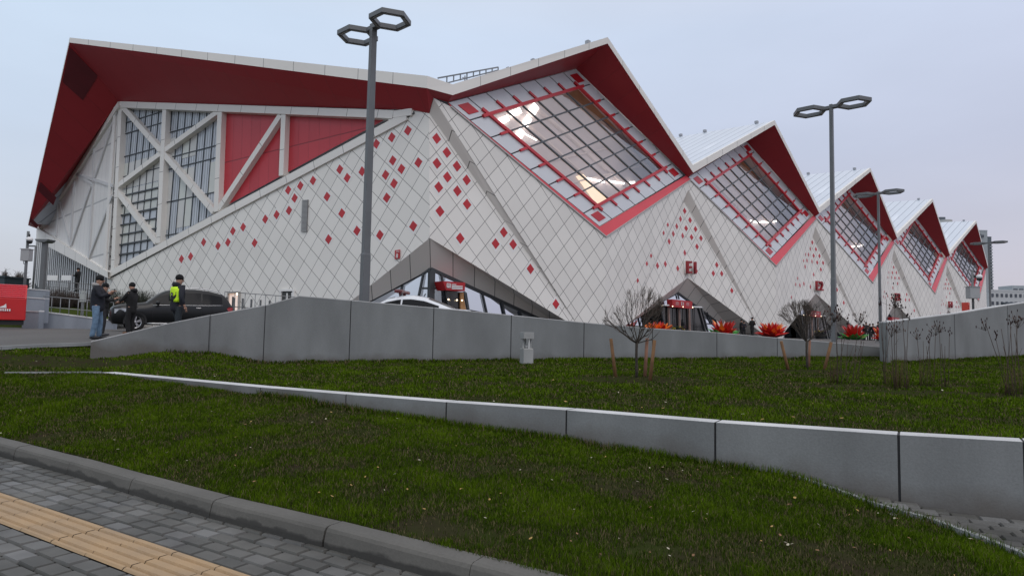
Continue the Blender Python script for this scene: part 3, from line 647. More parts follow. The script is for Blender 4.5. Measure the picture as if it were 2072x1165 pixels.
# darker louvred fields let into the soffit near its tip
def onsof(px,py): 
    n=(wt-PLb).cross(TLb-PLb).normalized(); return onp(px,py,PLb,n),n
for poly in (((141,95),(198,154),(168,203),(127,166)),((82,368),(114,400),(108,415),(77,385)),((62,440),(78,456),(74,461),(60,448))):
    pts=[];
    for q in poly:
        P,n_=onsof(*q); n_=n_ if n_.z<0 else -n_; pts.append(P)
    mb=MB(); mb.prism([P-n_*.02 for P in pts],n_,.06); put(mb,'soffit_grille',mat('grille_red',(.13,.012,.02),.6,.1,1),rl)
# ================================================================ GROUND
def interp(x,xs,ys):
    return float(np.interp(x,xs,ys))
def zplaza(D): return interp(D,[13,18.2,25,30],[-.63,-.48,-.34,PZ])
asphalt=mat('asphalt',(.098,.093,.088),.85,.16,.35,.35,bscale=60)
# retaining wall plan: foot line (px, row, height)
FOOT=[(182,703,-.57),(331,710,-.65),(421,716,-.74)]
P706=atz(706,733,-.95); P1790=atz(1790,725,-.71)
def onwall(px):     # point of the long straight wall seen at column px, foot height interpolated
    lo,hi=0.,1.3; lo=-.4
    for _ in range(50):
        m=(lo+hi)/2; P=P706.lerp(P1790,m)
        if proj(P)[0]<px: lo=m
        else: hi=m
    return P706.lerp(P1790,lo)
wall_pts=[atz(*q) for q in FOOT]+[onwall(px) for px in (532,600,706,875,1033,1181,1320,1450.6,1573,1690,1790,1812)]
wall_px=[182,331,421,532,600,706,875,1033,1181,1320,1450.6,1573,1690,1790,1812]
top_row=[690,655,637,617,598,607,622,637,652,664,672,683,692.5,702,704]
wall_top=[vert_on(p,r) for p,r in zip(wall_pts,top_row)]
# right hand ramp wall
R0=atz(1797,736,-.80); R3=atz(2072,722.7,-.64)
def onwr(px):
    lo,hi=-.05,6.
    for _ in range(50):
        m=(lo+hi)/2; P=R0+(R3-R0)*m
        if proj(P)[0]<px: lo=m
        else: hi=m
    return R0+(R3-R0)*lo
rw_px=[1797,1933,2041,2150,2270]; rw_pts=[onwr(x) for x in rw_px]; rw_top=[vert_on(rw_pts[0],650.6),vert_on(rw_pts[1],634),vert_on(rw_pts[2],616.8)]
sl_=(rw_top[2]-rw_top[0])/(rw_pts[2]-rw_pts[0]).length; rw_dir=(R3-R0).normalized(); rw_pts+=[rw_pts[-1]+rw_dir*q for q in (5,12)]; rw_top+=[rw_top[0]+sl_*(p-rw_pts[0]).length for p in rw_pts[3:]]
# plaza sheet: from the kerb edge / behind the walls out to the horizon
edge=[atz(-1500,716,-.585),atz(-500,705,-.585),atz(0,700.5,-.585),atz(100,698.5,-.585),atz(182,697.5,-.585)]
near=[Vector(p) for p in edge]
for p in wall_pts[1:-1]+rw_pts: near.append(Vector(p)+fwd*.18)
far_r=near[-1]; near.append(far_r+Vector((40,-18,0)))
steps=[0,.5,1,2,3.5,5,7,10,14,20,30,50,90,200,600,3000]
g=MB(); rows=[]
for i,p in enumerate(near):
    D0=p.dot(fwd); r=[]
    ph2=Vector((p.x,p.y,0)); d2=ph2.normalized()
    for s in steps:
        q=ph2+d2*s; q.z=zplaza(q.dot(Vector((fwd.x,fwd.y,0)))); r.append(q)
    rows.append(r)
for a,b in zip(rows,rows[1:]):
    for j in range(len(steps)-1): g.face([a[j],b[j],b[j+1],a[j+1]])
tag(g.build('plaza',asphalt),kind='structure')
tag(MB().build('tmp',asphalt)) and bpy.data.objects.remove(bpy.data.objects['tmp'])
# base terrain under everything
g=MB(); g.face([(-3000,-3000,-2.2),(3000,-3000,-2.2),(3000,3000,-2.2),(-3000,3000,-2.2)]); tag(g.build('terrain',mat('earth',(.06,.055,.045),.9,.3,.05)),kind='structure')

mb=MB()
for a,b in zip(edge,edge[1:]):
    a2,b2=Vector((a.x,a.y,zplaza(a.dot(fwd))-.035)),Vector((b.x,b.y,zplaza(b.dot(fwd))-.035)); mb.bar(a2,b2,.10,.085,(0,0,1))
road_edge_mb=mb
# ---- concrete
def concrete_mat(name,c,stain=.0,splash=False):
    m=bpy.data.materials.new(name); m.use_nodes=True; t=m.node_tree; b=t.nodes['Principled BSDF']; NN=t.nodes.new; LL=t.links.new
    tc=NN('ShaderNodeTexCoord'); mp=NN('ShaderNodeMapping'); mp.inputs['Scale'].default_value=(1,1,.35); LL(tc.outputs['Object'],mp.inputs[0])
    n1=NN('ShaderNodeTexNoise'); n1.inputs['Scale'].default_value=1.3; n1.inputs['Detail'].default_value=8; LL(mp.outputs[0],n1.inputs[0])
    n2=NN('ShaderNodeTexNoise'); n2.inputs['Scale'].default_value=45; n2.inputs['Detail'].default_value=4; LL(tc.outputs['Object'],n2.inputs[0])
    a=NN('ShaderNodeMapRange'); a.inputs[1].default_value=.3; a.inputs[2].default_value=.7; a.inputs[3].default_value=.80; a.inputs[4].default_value=1.13; LL(n1.outputs[0],a.inputs[0])
    a2=NN('ShaderNodeMapRange'); a2.inputs[1].default_value=.3; a2.inputs[2].default_value=.7; a2.inputs[3].default_value=.93; a2.inputs[4].default_value=1.07; LL(n2.outputs[0],a2.inputs[0])
    mu=NN('ShaderNodeMath'); mu.operation='MULTIPLY'; LL(a.outputs[0],mu.inputs[0]); LL(a2.outputs[0],mu.inputs[1])
    s=NN('ShaderNodeVectorMath'); s.operation='SCALE'; s.inputs[0].default_value=c; LL(mu.outputs[0],s.inputs['Scale']); LL(s.outputs[0],b.inputs['Base Color'])
    if stain:   # damp line with a ragged upper edge
        sp=NN('ShaderNodeSeparateXYZ'); gg=NN('ShaderNodeNewGeometry'); LL(gg.outputs['Position'],sp.inputs[0]); ns2=NN('ShaderNodeTexNoise'); ns2.inputs['Scale'].default_value=3.5; ns2.inputs['Detail'].default_value=6; LL(gg.outputs['Position'],ns2.inputs[0])
        m1=NN('ShaderNodeMath'); m1.operation='MULTIPLY_ADD'; LL(ns2.outputs[0],m1.inputs[0]); m1.inputs[1].default_value=-.14; LL(sp.outputs['Z'],m1.inputs[2])
        r2=NN('ShaderNodeMapRange'); r2.inputs[1].default_value=stain-.078; r2.inputs[2].default_value=stain-.058; r2.inputs[3].default_value=.42; r2.inputs[4].default_value=1; LL(m1.outputs[0],r2.inputs[0])
        s3=NN('ShaderNodeVectorMath'); s3.operation='SCALE'; LL(s.outputs[0],s3.inputs[0]); LL(r2.outputs[0],s3.inputs['Scale']); LL(s3.outputs[0],b.inputs['Base Color'])
    if splash:  # earth splashed and wicked up from the bed at the foot; 'rise' is the height above the foot
        at=NN('ShaderNodeAttribute'); at.attribute_name='rise'; n4=NN('ShaderNodeTexNoise'); n4.inputs['Scale'].default_value=2.2; n4.inputs['Detail'].default_value=8; LL(tc.outputs['Object'],n4.inputs[0])
        m1=NN('ShaderNodeMath'); m1.operation='MULTIPLY_ADD'; LL(n4.outputs[0],m1.inputs[0]); m1.inputs[1].default_value=-.42; LL(at.outputs['Fac'],m1.inputs[2])
        r2=NN('ShaderNodeMapRange'); r2.inputs[1].default_value=-.24; r2.inputs[2].default_value=.02; r2.inputs[3].default_value=.62; r2.inputs[4].default_value=0; LL(m1.outputs[0],r2.inputs[0])
        mx=NN('ShaderNodeMix'); mx.data_type='RGBA'; LL(r2.outputs[0],mx.inputs[0]); LL(s.outputs[0],mx.inputs[6]); mx.inputs[7].default_value=(.085,.066,.050,1); LL(mx.outputs[2],b.inputs['Base Color'])
    b.inputs['Roughness'].default_value=.8
    bp=NN('ShaderNodeBump'); bp.inputs['Strength'].default_value=.25; bp.inputs['Distance'].default_value=.01; LL(n2.outputs[0],bp.inputs['Height']); LL(bp.outputs[0],b.inputs['Normal'])
    MATS[name]=m; return m
conc=concrete_mat('grey_concrete',(.212,.222,.224),splash=True); cope=concrete_mat('pale_coping',(.55,.555,.555)); kerb_m=concrete_mat('kerb_concrete',(.112,.107,.096),stain=-1.545)
tag(road_edge_mb.build('road_edging',concrete_mat('edging_concrete',(.30,.31,.31))),'low flush concrete edging where the asphalt meets the upper lawn at the left','edging')
def wall_panels(root,pts,tops,thick,joint,back,names=('wall_panel','coping'),foot=.5,copeh=.035,over=0.):
    """one solid per panel between joints, with a capping strip"""
    groups=[]; cur=[0]
    for i in range(1,len(pts)):
        cur.append(i)
        if i in joint or i==len(pts)-1: groups.append(cur); cur=[i]
    for gq in groups[1:]:
        i=gq[0]; p_=Vector(pts[i]); t_=(Vector(pts[i+1])-p_).normalized(); mbj=MB(); f_=Vector(back); q_=p_+f_*.5+f_.normalized()*.012; q_.z=(p_.z-foot+tops[i]-.004)/2; mbj.bar(Vector((q_.x,q_.y,p_.z-foot)),Vector((q_.x,q_.y,tops[i]-.006)),.05,f_.length,f_); put(mbj,'joint',mat('joint_dark',(.03,.03,.032),.9),root,root=root)
    for gq in groups:
        P=[Vector(pts[i]) for i in gq]; Tt=[tops[i] for i in gq]; fk=3.2 if (gq[0]==0 and root.name.startswith('retaining')) else 1.
        # small gap at both ends
        d0=(P[1]-P[0]).normalized()*.012; P[0]=P[0]+d0; d1=(P[-1]-P[-2]).normalized()*.012; P[-1]=P[-1]-d1
        for nm,zlo,zhi,oo in ((names[0],-foot,-copeh,0.),(names[1],-copeh+.0,0.,over)):
            mb=MB()
            for i in range(len(P)-1):
                a,b=P[i],P[i+1]; f=Vector(back)*fk
                A=[]
                for p_,t_ in ((a,Tt[i]),(b,Tt[i+1])):
                    zl=p_.z-foot if nm==names[0] else t_-copeh
                    zh=t_-copeh-.001 if nm==names[0] else t_
                    if zh<zl: zl=zh-.02
                    fo=-f.normalized()*oo
                    A+= [Vector((p_.x,p_.y,zl))+fo,Vector((p_.x,p_.y,zh))+fo,Vector((p_.x,p_.y,zh))+f,Vector((p_.x,p_.y,zl))+f]
                V=A; Fs=[(0,4,5,1),(1,5,6,2),(2,6,7,3),(3,7,4,0)]
                if i==0: Fs.append((0,1,2,3))
                if i==len(P)-2: Fs.append((4,7,6,5))
                mb.mesh(V,Fs)
            o_=put(mb,nm,conc if nm==names[0] else cope,root,root=root)
            at_=o_.data.attributes.new('rise','FLOAT','POINT')
            for vi,v in enumerate(o_.data.vertices):
                w_=v.co+root.location; seg=min(range(len(P)-1),key=lambda q:(Vector((w_.x,w_.y,0))-Vector(((P[q].x+P[q+1].x)/2,(P[q].y+P[q+1].y)/2,0))).length)
                a_,b_=P[seg],P[seg+1]; l_=(b_-a_); l_.z=0; t_=max(0,min(1,((w_-a_).x*l_.x+(w_-a_).y*l_.y)/l_.length_squared)); at_.data[vi].value=w_.z-(a_.z*(1-t_)+b_.z*t_)
bk=Vector((fwd.x,fwd.y,0)).normalized()*.34
rwall=empty('retaining_wall',tuple(wall_pts[5]),'long grey concrete retaining wall with a sloping top, behind the upper lawn','wall')
wall_panels(rwall,wall_pts,wall_top,.34,{2,3,5,6,7,8,9,10,11},bk,foot=.5,copeh=.022,over=.004)
ramp=empty('ramp_wall',tuple(rw_pts[0]),'grey concrete wall at the right that climbs towards the edge of the picture behind dry stalks','wall')
bk2=Vector((fwd.x,fwd.y,0)).normalized()*.45+Vector((rt.x,rt.y,0))*-.0
wall_panels(ramp,rw_pts,rw_top,.45,{1,2,3,4,5},bk2,foot=.5,copeh=.03,over=.004)

# ---- front low wall, lawns
FT=[(205,753,754),(527,783,799),(700,797,825),(903,813,857),(1146,829,890),(1447,854,940),(1818,879,1020),(2072,893,1047)]
fw=[]; fw_t=[]; fw_b=[]
for px,yt,yb in FT:
    z=-.95; P=atz(px,yt,z); fw.append(P); fw_t.append(z); fw_b.append(vert_on(P,yb))
dlast=(fw[-1]-fw[-2]).normalized()
for s in (1.7,5.): P=fw[7]+dlast*s; fw.append(P); fw_t.append(-.95); fw_b.append(-1.66)
fpx=[q[0] for q in FT]+[proj(fw[8])[0],proj(fw[9])[0]]
d0=(fw[1]-fw[0]).normalized(); nrm_=Vector((d0.y,-d0.x,0)); nrm_=nrm_ if nrm_.dot(fwd)>0 else -nrm_
base=[Vector((p.x,p.y,b)) for p,b in zip(fw,fw_b)]
low=empty('low_garden_wall',tuple(base[4]),'low grey wall with pale flat top dividing the two lawns','wall')
wall_panels(low,base,fw_t,.2,{1,2,3,4,5,6,7,8},Vector((.963,.27,0)).normalized()*.25,foot=.3,copeh=.004,over=.001)
# fix: panel body shows its pale top only as a thin capping
# lawns are lofts between two edge lines, both parametrised by picture column
def line3(pts,pxs):
    def f(x):
        if x<=pxs[0]: i=0
        elif x>=pxs[-1]: i=len(pxs)-2
        else: i=max(k for k in range(len(pxs)-1) if pxs[k]<=x)
        t=(x-pxs[i])/(pxs[i+1]-pxs[i])
        # perspective-correct interpolation
        a,b=Vector(pts[i]),Vector(pts[i+1]); da,db=a.dot(fwd),b.dot(fwd)
        t=max(-.6,min(1.6,t)); w=t*da/(t*da+(1-t)*db) if abs(t*da+(1-t)*db)>1e-6 else t
        return a.lerp(b,w)
    return f
KB=[(0,883),(162,922.5),(304,961),(473,1005),(700,1056)]
kdir=Vector((.27,-.963,0)).normalized()
KP=atz(304,961,-1.46)
def kerbpt(s): return Vector((KP.x+kdir.x*s,KP.y+kdir.y*s,-1.46))
kp=[kerbpt(s) for s in (-26,-14,-7,-3.5,-1.5,0,1,2,2.8)]
for i,p in enumerate(kp): pass
# back edge of the kerb measured, slight bend kept
kmeas=[atz(px,y,-1.46) for px,y in KB]
kl=[kmeas[0]+(kmeas[0]-kmeas[1]).normalized()*s for s in (16,4)]+kmeas+[kmeas[-1]+kdir*s for s in (.9,1.8,2.6)]
def resample(P,n):
    P=[Vector(p) for p in P]; L_=[0]
    for a,b in zip(P,P[1:]): L_.append(L_[-1]+(b-a).length)
    out=[]
    for i in range(n):
        s=L_[-1]*i/(n-1); j=max(k for k in range(len(L_)-1) if L_[k]<=s+1e-9); t=(s-L_[j])/(L_[j+1]-L_[j]); out.append(P[j].lerp(P[j+1],t))
    return out
left_edge=[atz(-900,756,-.95),atz(-300,754.5,-.95),atz(0,753.5,-.945),atz(120,753.5,-.945)]
path_edge=[atz(*q) for q in ((1580,961,-1.46),(1682,995,-1.53),(1773,1028,-1.585),(1886,1060,-1.62),(1984,1096,-1.64),(2072,1131,-1.645),(2300,1235,-1.65))]
low_back=[p.copy() for p in left_edge]+[Vector((p.x,p.y,b))+Vector((-.03,0,-.01)) for p,b in zip(fw[:6],fw_b[:6])]+path_edge
low_front=kl
def loft(name,A,B,n,m,material,amp,seed,sag=0.,kind='structure'):
    A=resample(A,n) if len(A)!=n else A; B=resample(B,n) if len(B)!=n else B
    from mathutils import noise
    V=[];Fs=[]
    for i in range(n):
        for j in range(m+1):
            t=j/m; p=A[i].lerp(B[i],t); e_=min(1,min(t,1-t)*6)
            p.z+=amp*e_*(noise.noise(Vector((p.x*.8,p.y*.8,seed)))+.4*noise.noise(Vector((p.x*3,p.y*3,seed)))) -sag*math.sin(math.pi*t)
            V.append(p)
    for i in range(n-1):
        for j in range(m): a=i*(m+1)+j; Fs.append((a,a+1,a+m+2,a+m+1))
    mb=MB(); mb.mesh(V,Fs,0,True); o=mb.build(name,material); tag(o,kind=kind); return np.array([tuple(v) for v in V]).reshape(n,m+1,3)
soil=mat('lawn_soil',(.036,.030,.019),1.,0,2.5,.8,col2=(.032,.042,.012),bscale=30,spec=.0)
# upper lawn
up_front=[p-Vector((fwd.x,fwd.y,0))*.10+Vector((0,0,-.09)) for p in left_edge]+[Vector((p.x,p.y,-.965)) +Vector((.963,.27,0)).normalized()*.24 for p in fw]
up_back=[atz(*q)+Vector((fwd.x,fwd.y,0))*.7+Vector((0,0,-.01)) for q in ((-1100,711,-.60),(-500,706,-.60),(0,700.8,-.60),(182,698,-.60))]+[Vector(p)+Vector((-bk.x,-bk.y,0))*.02 for p in wall_pts[1:-1]]+[Vector(p) for p in rw_pts]
up_back[4:]=[p+Vector((0,0,-.012)) for p in up_back[4:]]
# match both lines by their distance ratio so that the loft does not shear
def matchx(A,B,n):
    pa_=[proj(p)[0] for p in A]; pb_=[proj(p)[0] for p in B]
    lo,hi=-700,2270
    fa,fb_=line3(A,pa_),line3(B,pb_); xs=np.linspace(lo,hi,n)
    return [fa(x) for x in xs],[fb_(x) for x in xs]
low_front=[atz(-900,888,-1.46),atz(-300,885,-1.46)]+kmeas+[atz(1110,1165,-1.46),atz(1600,1295,-1.46),atz(2300,1481,-1.46)]
LA,LB=matchx(low_back,low_front,120)
GL=loft('lower_lawn',LA,LB,120,24,soil,.035,3.1)
UA,UB=matchx(up_back,up_front,110)
GU=loft('upper_lawn',UA,UB,110,26,soil,.03,8.2)
mb=MB(); a,b=Vector(UA[-1]),Vector(UB[-1]); c,d=b+dlast*7+Vector((4,0,0)),rw_pts[-1]+Vector((0,-.1,-.3)); mb.face([a,b,c,Vector((c.x+14,c.y+4,c.z)),d])
tag(mb.build('upper_lawn',soil),kind='structure')
# edging strip that continues the low wall to the left
mb=MB(); a,b=atz(10,753.8,-.935),atz(205,753,-.942)
mb.bar(a,b,.04,.03,(0,0,1)); o=mb.build('edging_strip',MATS['edging_concrete']); tag(o,'thin pale edging strip lying in the grass left of the low wall','edging')
# ---- grass blades
def fbm(x,y,s): 
    from mathutils import noise
    return noise.noise(Vector((x*s,y*s,1.7)))+.5*noise.noise(Vector((x*s*2.3,y*s*2.3,4.1)))+.25*noise.noise(Vector((x*s*5,y*s*5,9.)))
BARE=[(atz(1290,772,-.95),1.5,.75),(atz(1636,752,-.85),1.3,.6),(atz(1740,790,-.95),1.0,.35),(atz(1850,800,-.95),1.4,.4),(atz(1895,787,-.93),.9,.35),(atz(2060,808,-.95),1.1,.4),(atz(120,722,-.75),2.2,.8)]
def blades(name,G,count,h0,w0,seed,label,edge_only=False):
    r=np.random.default_rng(seed); n,m,_=G.shape
    a=G[:-1,:-1];b=G[1:,:-1];c=G[:-1,1:]; area=np.linalg.norm(np.cross(b-a,c-a),axis=2)
    cen=(a+b+c)/3; f=np.array(tuple(fwd)); D=cen@f; wgt=area*np.clip(7/np.maximum(D,2.5),.18,1.6)**1.2
    R_=np.array(tuple(RT)); lat=(cen@R_)/np.maximum(D,.1); wgt*=(np.abs(lat)<.95)*(D>1.2)
    if edge_only: wgt=wgt*0+area*(np.arange(m-1)[None,:]==0)*(np.abs(lat)<.95)*(D>1.2)
    pr=(wgt/wgt.sum()).ravel(); idx=r.choice(len(pr),count,p=pr); i,j=np.unravel_index(idx,wgt.shape); u=r.random(count)[:,None];v=r.random(count)[:,None]
    if edge_only: v=v**2*.7
    P=(G[i,j]*(1-u)+G[i+1,j]*u)*(1-v)+(G[i,j+1]*(1-u)+G[i+1,j+1]*u)*v
    if edge_only:
        pxx=CX+F*(P@R_)/(P@f); ok=(pxx>520)|((pxx>330)&(h0<.09)); P=P[ok]; count=len(P)
    dens=np.array([fbm(p[0],p[1],1.15) for p in P]); fine=np.array([fbm(p[0]+40,p[1],3.6) for p in P])
    bare=np.zeros(count)
    for q,rx,ry in BARE:
        dd=(P-np.array(tuple(q))); x_=dd@R_; y_=dd@f; bare=np.maximum(bare,1-((x_/rx)**2+(y_/ry)**2))
    pk=.86+.85*dens+.65*fine-3.2*np.clip(bare,0,1); keep=r.random(count)<np.clip(pk,.07,1)
    P=P[keep]; dens=dens[keep]; fine=fine[keep]; k=len(P)
    D=P@f; h=h0*(.45+r.random(k)*.9)*(1+.35*dens)*(1+.25*(D>9)); w=w0*(.7+.6*r.random(k))*np.clip(D/5,.8,3.2)
    th=r.random(k)*6.283; lx=np.cos(th);ly=np.sin(th); ln=r.random(k)*.75; t2=r.random(k)*6.283
    side=np.stack([lx,ly,0*lx],1)*w[:,None]; lean=np.stack([np.cos(t2)*ln,np.sin(t2)*ln,0*ln],1)*h[:,None]
    z=np.zeros((k,3)); z[:,2]=h
    base=P-np.array([0,0,.004]); v0=base-side;v1=base+side;v2=base+lean*.45+z*.6+side*.7;v3=base+lean*.45+z*.6-side*.7;v4=base+lean+z*(1-.25*ln[:,None])
    V=np.stack([v0,v1,v2,v3,v4],1).reshape(-1,3)
    me=bpy.data.meshes.new(name); o5=np.arange(k)*5
    li=np.stack([o5,o5+1,o5+2,o5+3,o5+3,o5+2,o5+4],1).ravel(); ls=np.stack([np.arange(k)*7,np.arange(k)*7+4],1).ravel(); lt=np.tile([4,3],k)
    me.vertices.add(len(V)); me.vertices.foreach_set('co',V.ravel()); me.loops.add(len(li)); me.loops.foreach_set('vertex_index',li)
    me.polygons.add(len(ls)); me.polygons.foreach_set('loop_start',ls); me.polygons.foreach_set('loop_total',lt); me.update()
    ca=me.color_attributes.new('tone','FLOAT_COLOR','POINT')
    tone=np.clip(.5+.5*dens+.25*fine+r.normal(0,.20,k),0,1); dry=(r.random(k)<.10+.2*(dens<-.1)).astype(float)
    cc=np.ones((k,5,4)); cc[:,:,0]=tone[:,None]; cc[:,:,1]=dry[:,None]; ca.data.foreach_set('color',cc.ravel())
    m_=MATS.get('grass_blade')
    if not m_:
        m_=bpy.data.materials.new('grass_blade'); m_.use_nodes=True; t=m_.node_tree; bb=t.nodes['Principled BSDF']; at=t.nodes.new('ShaderNodeAttribute'); at.attribute_name='tone'
        s=t.nodes.new('ShaderNodeSeparateColor'); t.links.new(at.outputs['Color'],s.inputs[0]); rp=t.nodes.new('ShaderNodeValToRGB'); ee=rp.color_ramp.elements
        ee[0].color=(.018,.032,.002,1); ee[1].color=(.095,.155,.006,1); q=ee.new(.5); q.color=(.045,.083,.004,1); t.links.new(s.outputs[0],rp.inputs[0])
        mx=t.nodes.new('ShaderNodeMix'); mx.data_type='RGBA'; mx.inputs[7].default_value=(.14,.115,.06,1); t.links.new(rp.outputs[0],mx.inputs[6]); t.links.new(s.outputs[1],mx.inputs[0]); t.links.new(mx.outputs[2],bb.inputs['Base Color'])
        bb.inputs['Roughness'].default_value=.75; bb.inputs['Specular IOR Level'].default_value=.03; MATS['grass_blade']=m_
    me.materials.append(m_); o=bpy.data.objects.new(name,me); COL.objects.link(o); tag(o,kind='stuff'); tag(o,label,'grass'); return o
blades('grass',GL,380000,.040,.0027,11,'short patchy green grass covering the lower lawn beside the kerb')
blades('grass',GU,240000,.038,.0036,12,'short patchy green grass covering the upper lawn below the long wall')
blades('grass',GL,13000,.090,.0030,13,'taller grass tufts left along the foot of the low wall',True)
blades('grass',GU,22000,.085,.0042,14,'taller grass tufts left along the foot of the long retaining wall',True)
# fallen leaves and clods
def litter(name,G,count,seed,label,cols,size):
    r=random.Random(seed); mb=MB(); n,m,_=G.shape; k=0
    while k<count:
        i=r.randrange(n-1); j=r.randrange(m-1); u,v=r.random(),r.random()
        P=Vector(tuple((G[i,j]*(1-u)+G[i+1,j]*u)*(1-v)+(G[i,j+1]*(1-u)+G[i+1,j+1]*u)*v)); D=P.dot(fwd)
        if D<2 or abs(P.dot(RT)/D)>.9 or r.random()>min(1,(6/D)): continue
        k+=1; s=size*(.5+r.random()); a=r.random()*6.28; t1=Vector((math.cos(a),math.sin(a),r.uniform(-.3,.5)))*s; t2=Vector((-math.sin(a),math.cos(a),r.uniform(-.3,.5)))*s*.6
        c=P+Vector((0,0,.02+r.random()*.02)); mb.face([c-t1,c-t1*.2+t2,c+t1*.5+t2*.7,c+t1,c+t1*.4-t2*.8,c-t1*.3-t2],None,r.randrange(len(cols)))
    o=mb.build(name,cols,None,recalc=False); tag(o,kind='stuff'); tag(o,label,'leaves')
leafc=[mat('leaf_yellow',(.38,.24,.07),.7),mat('leaf_brown',(.20,.10,.04),.7),mat('leaf_pale',(.42,.38,.28),.7)]
litter('fallen_leaves',GL,260,5,'scattered pale and yellow fallen leaves on the lower lawn',leafc,.013)
litter('fallen_leaves',GU,150,6,'scattered pale and yellow fallen leaves on the upper lawn',leafc,.018)
# ---- kerb, pavement, tactile strip
kerb=empty('kerb',tuple(kmeas[2]),'dark concrete kerb with a worn rounded edge between the brick pavement and the lower lawn','kerb')
kn=Vector((kdir.y,-kdir.x,0)); kn=kn if kn.x<0 else -kn      # towards the pavement
# kerb stones follow the measured back edge
L_=[0]
for a,b in zip(kl,kl[1:]): L_.append(L_[-1]+(b-a).length)
def kat(s):
    j=max([k for k in range(len(L_)-1) if L_[k]<=s+1e-9] or [0]); t=(s-L_[j])/(L_[j+1]-L_[j]); return kl[j].lerp(kl[j+1],t),(kl[j+1]-kl[j]).normalized()
s0=L_[4]-0.0
s=s0-12*1.3
while s<L_[-1]-.1:
    e_=min(s+1.3,L_[-1]); (a,ta),(b,tb)=kat(max(0,s+.006)),kat(e_-.006); s+=1.3
    if (b-a).length<.2: continue
    nn=Vector((ta.y,-ta.x,0)); nn=nn if nn.x<0 else -nn; jz=random.uniform(-.006,.006)
    prof=[(0,-.3),(0,-.004),(.012,.004),(.135,.002),(.160,-.008),(.174,-.030),(.190,-.10),(.200,-.3)]
    V=[];Fs=[]; segs=8
    for i in range(segs+1):
        p=a.lerp(b,i/segs)
        for (o_,z_) in prof: V.append(Vector((p.x,p.y,-1.46+jz))+nn*(o_+random.uniform(-.0015,.0015))+Vector((0,0,z_+random.uniform(-.001,.001))))
    m_=len(prof)
    for i in range(segs):
        for j in range(m_-1): Fs.append((i*m_+j,i*m_+j+1,(i+1)*m_+j+1,(i+1)*m_+j))
    Fs.append(tuple(range(m_))); Fs.append(tuple(segs*m_+j for j in range(m_))[::-1])
    mb=MB(); mb.mesh(V,Fs,0,True); o=put(mb,'kerb_stone',kerb_m,kerb,root=kerb)
    for p_ in o.data.polygons: p_.use_smooth=False
# pavers
def paver_material():
    m=bpy.data.materials.new('pavers'); m.use_nodes=True; t=m.node_tree; b=t.nodes['Principled BSDF']; NN=t.nodes.new; LL=t.links.new
    at=NN('ShaderNodeAttribute'); at.attribute_name='tone'; s=NN('ShaderNodeSeparateColor'); LL(at.outputs['Color'],s.inputs[0])
    rp=NN('ShaderNodeValToRGB'); e=rp.color_ramp.elements; e[0].color=(.055,.055,.050,1); e[1].color=(.18,.18,.18,1); q=e.new(.5); q.color=(.099,.096,.086,1); LL(s.outputs[0],rp.inputs[0])
    tc=NN('ShaderNodeTexCoord'); n=NN('ShaderNodeTexNoise'); n.inputs['Scale'].default_value=2.2; n.inputs['Detail'].default_value=9; LL(tc.outputs['Object'],n.inputs[0])
    mr=NN('ShaderNodeMapRange'); mr.inputs[1].default_value=.35; mr.inputs[2].default_value=.65; mr.inputs[3].default_value=.72; mr.inputs[4].default_value=1.18; LL(n.outputs[0],mr.inputs[0])
    sc=NN('ShaderNodeVectorMath'); sc.operation='SCALE'; LL(rp.outputs[0],sc.inputs[0]); LL(mr.outputs[0],sc.inputs['Scale']); LL(sc.outputs[0],b.inputs['Base Color'])
    n2=NN('ShaderNodeTexNoise'); n2.inputs['Scale'].default_value=60; n2.inputs['Detail'].default_value=5; LL(tc.outputs['Object'],n2.inputs[0]); bp=NN('ShaderNodeBump'); bp.inputs['Strength'].default_value=.4; bp.inputs['Distance'].default_value=.004; LL(n2.outputs[0],bp.inputs['Height']); LL(bp.outputs[0],b.inputs['Normal'])
    b.inputs['Roughness'].default_value=.62; MATS['pavers']=m; return m
pav=paver_material()
def paving(name,org,du,dv,rangeu,rangev,lu,lv,z,skip,seed,gap=.0085,inside=None):
    """running bond of bevelled stones; du along the rows, dv across"""
    r=random.Random(seed); V=[];Fs=[];T=[]
    for j in range(*rangev):
        for i in range(*rangeu):
            u0=(i+(.5 if j%2 else 0))*lu; v0=j*lv; c=org+du*(u0+lu/2)+dv*(v0+lv/2)
            if skip(c): continue
            hu,hv=lu/2-gap,lv/2-gap; zz=z(c)+r.uniform(-.0025,.0025); tn=min(1,max(0,r.gauss(.48,.17))); rot=r.uniform(-.005,.005); b_=.010
            x=du*math.cos(rot)+dv*math.sin(rot); y=dv*math.cos(rot)-du*math.sin(rot); k=len(V)
            tx,ty=r.uniform(-.002,.002),r.uniform(-.002,.002)
            for sx,sy in ((-1,-1),(1,-1),(1,1),(-1,1)):
                p=c+x*sx*hu+y*sy*hv; V.append((p.x,p.y,zz-.02))
            for sx,sy in ((-1,-1),(1,-1),(1,1),(-1,1)):
                p=c+x*sx*(hu-b_)+y*sy*(hv-b_); V.append((p.x,p.y,zz+tx*sx+ty*sy*.5))
            Fs+= [(k+4,k+5,k+6,k+7)]+[(k+a,k+(a+1)%4,k+4+(a+1)%4,k+4+a) for a in range(4)]; T+=[tn]*8
    me=bpy.data.meshes.new(name); me.from_pydata(V,[],Fs); ca=me.color_attributes.new('tone','FLOAT_COLOR','POINT')
    ca.data.foreach_set('color',np.stack([np.array(T)]*3+[np.ones(len(T))],1).ravel()); me.materials.append(pav); me.update()
    o=bpy.data.objects.new(name,me); COL.objects.link(o); tag(o,kind='structure'); return o
ZS=-1.60
kd=Vector((math.cos(math.radians(-73.6)),math.sin(math.radians(-73.6)),0)); kx=Vector((kd.y,-kd.x,0)); kx=kx if kx.x<0 else -kx     # kx: away from the kerb
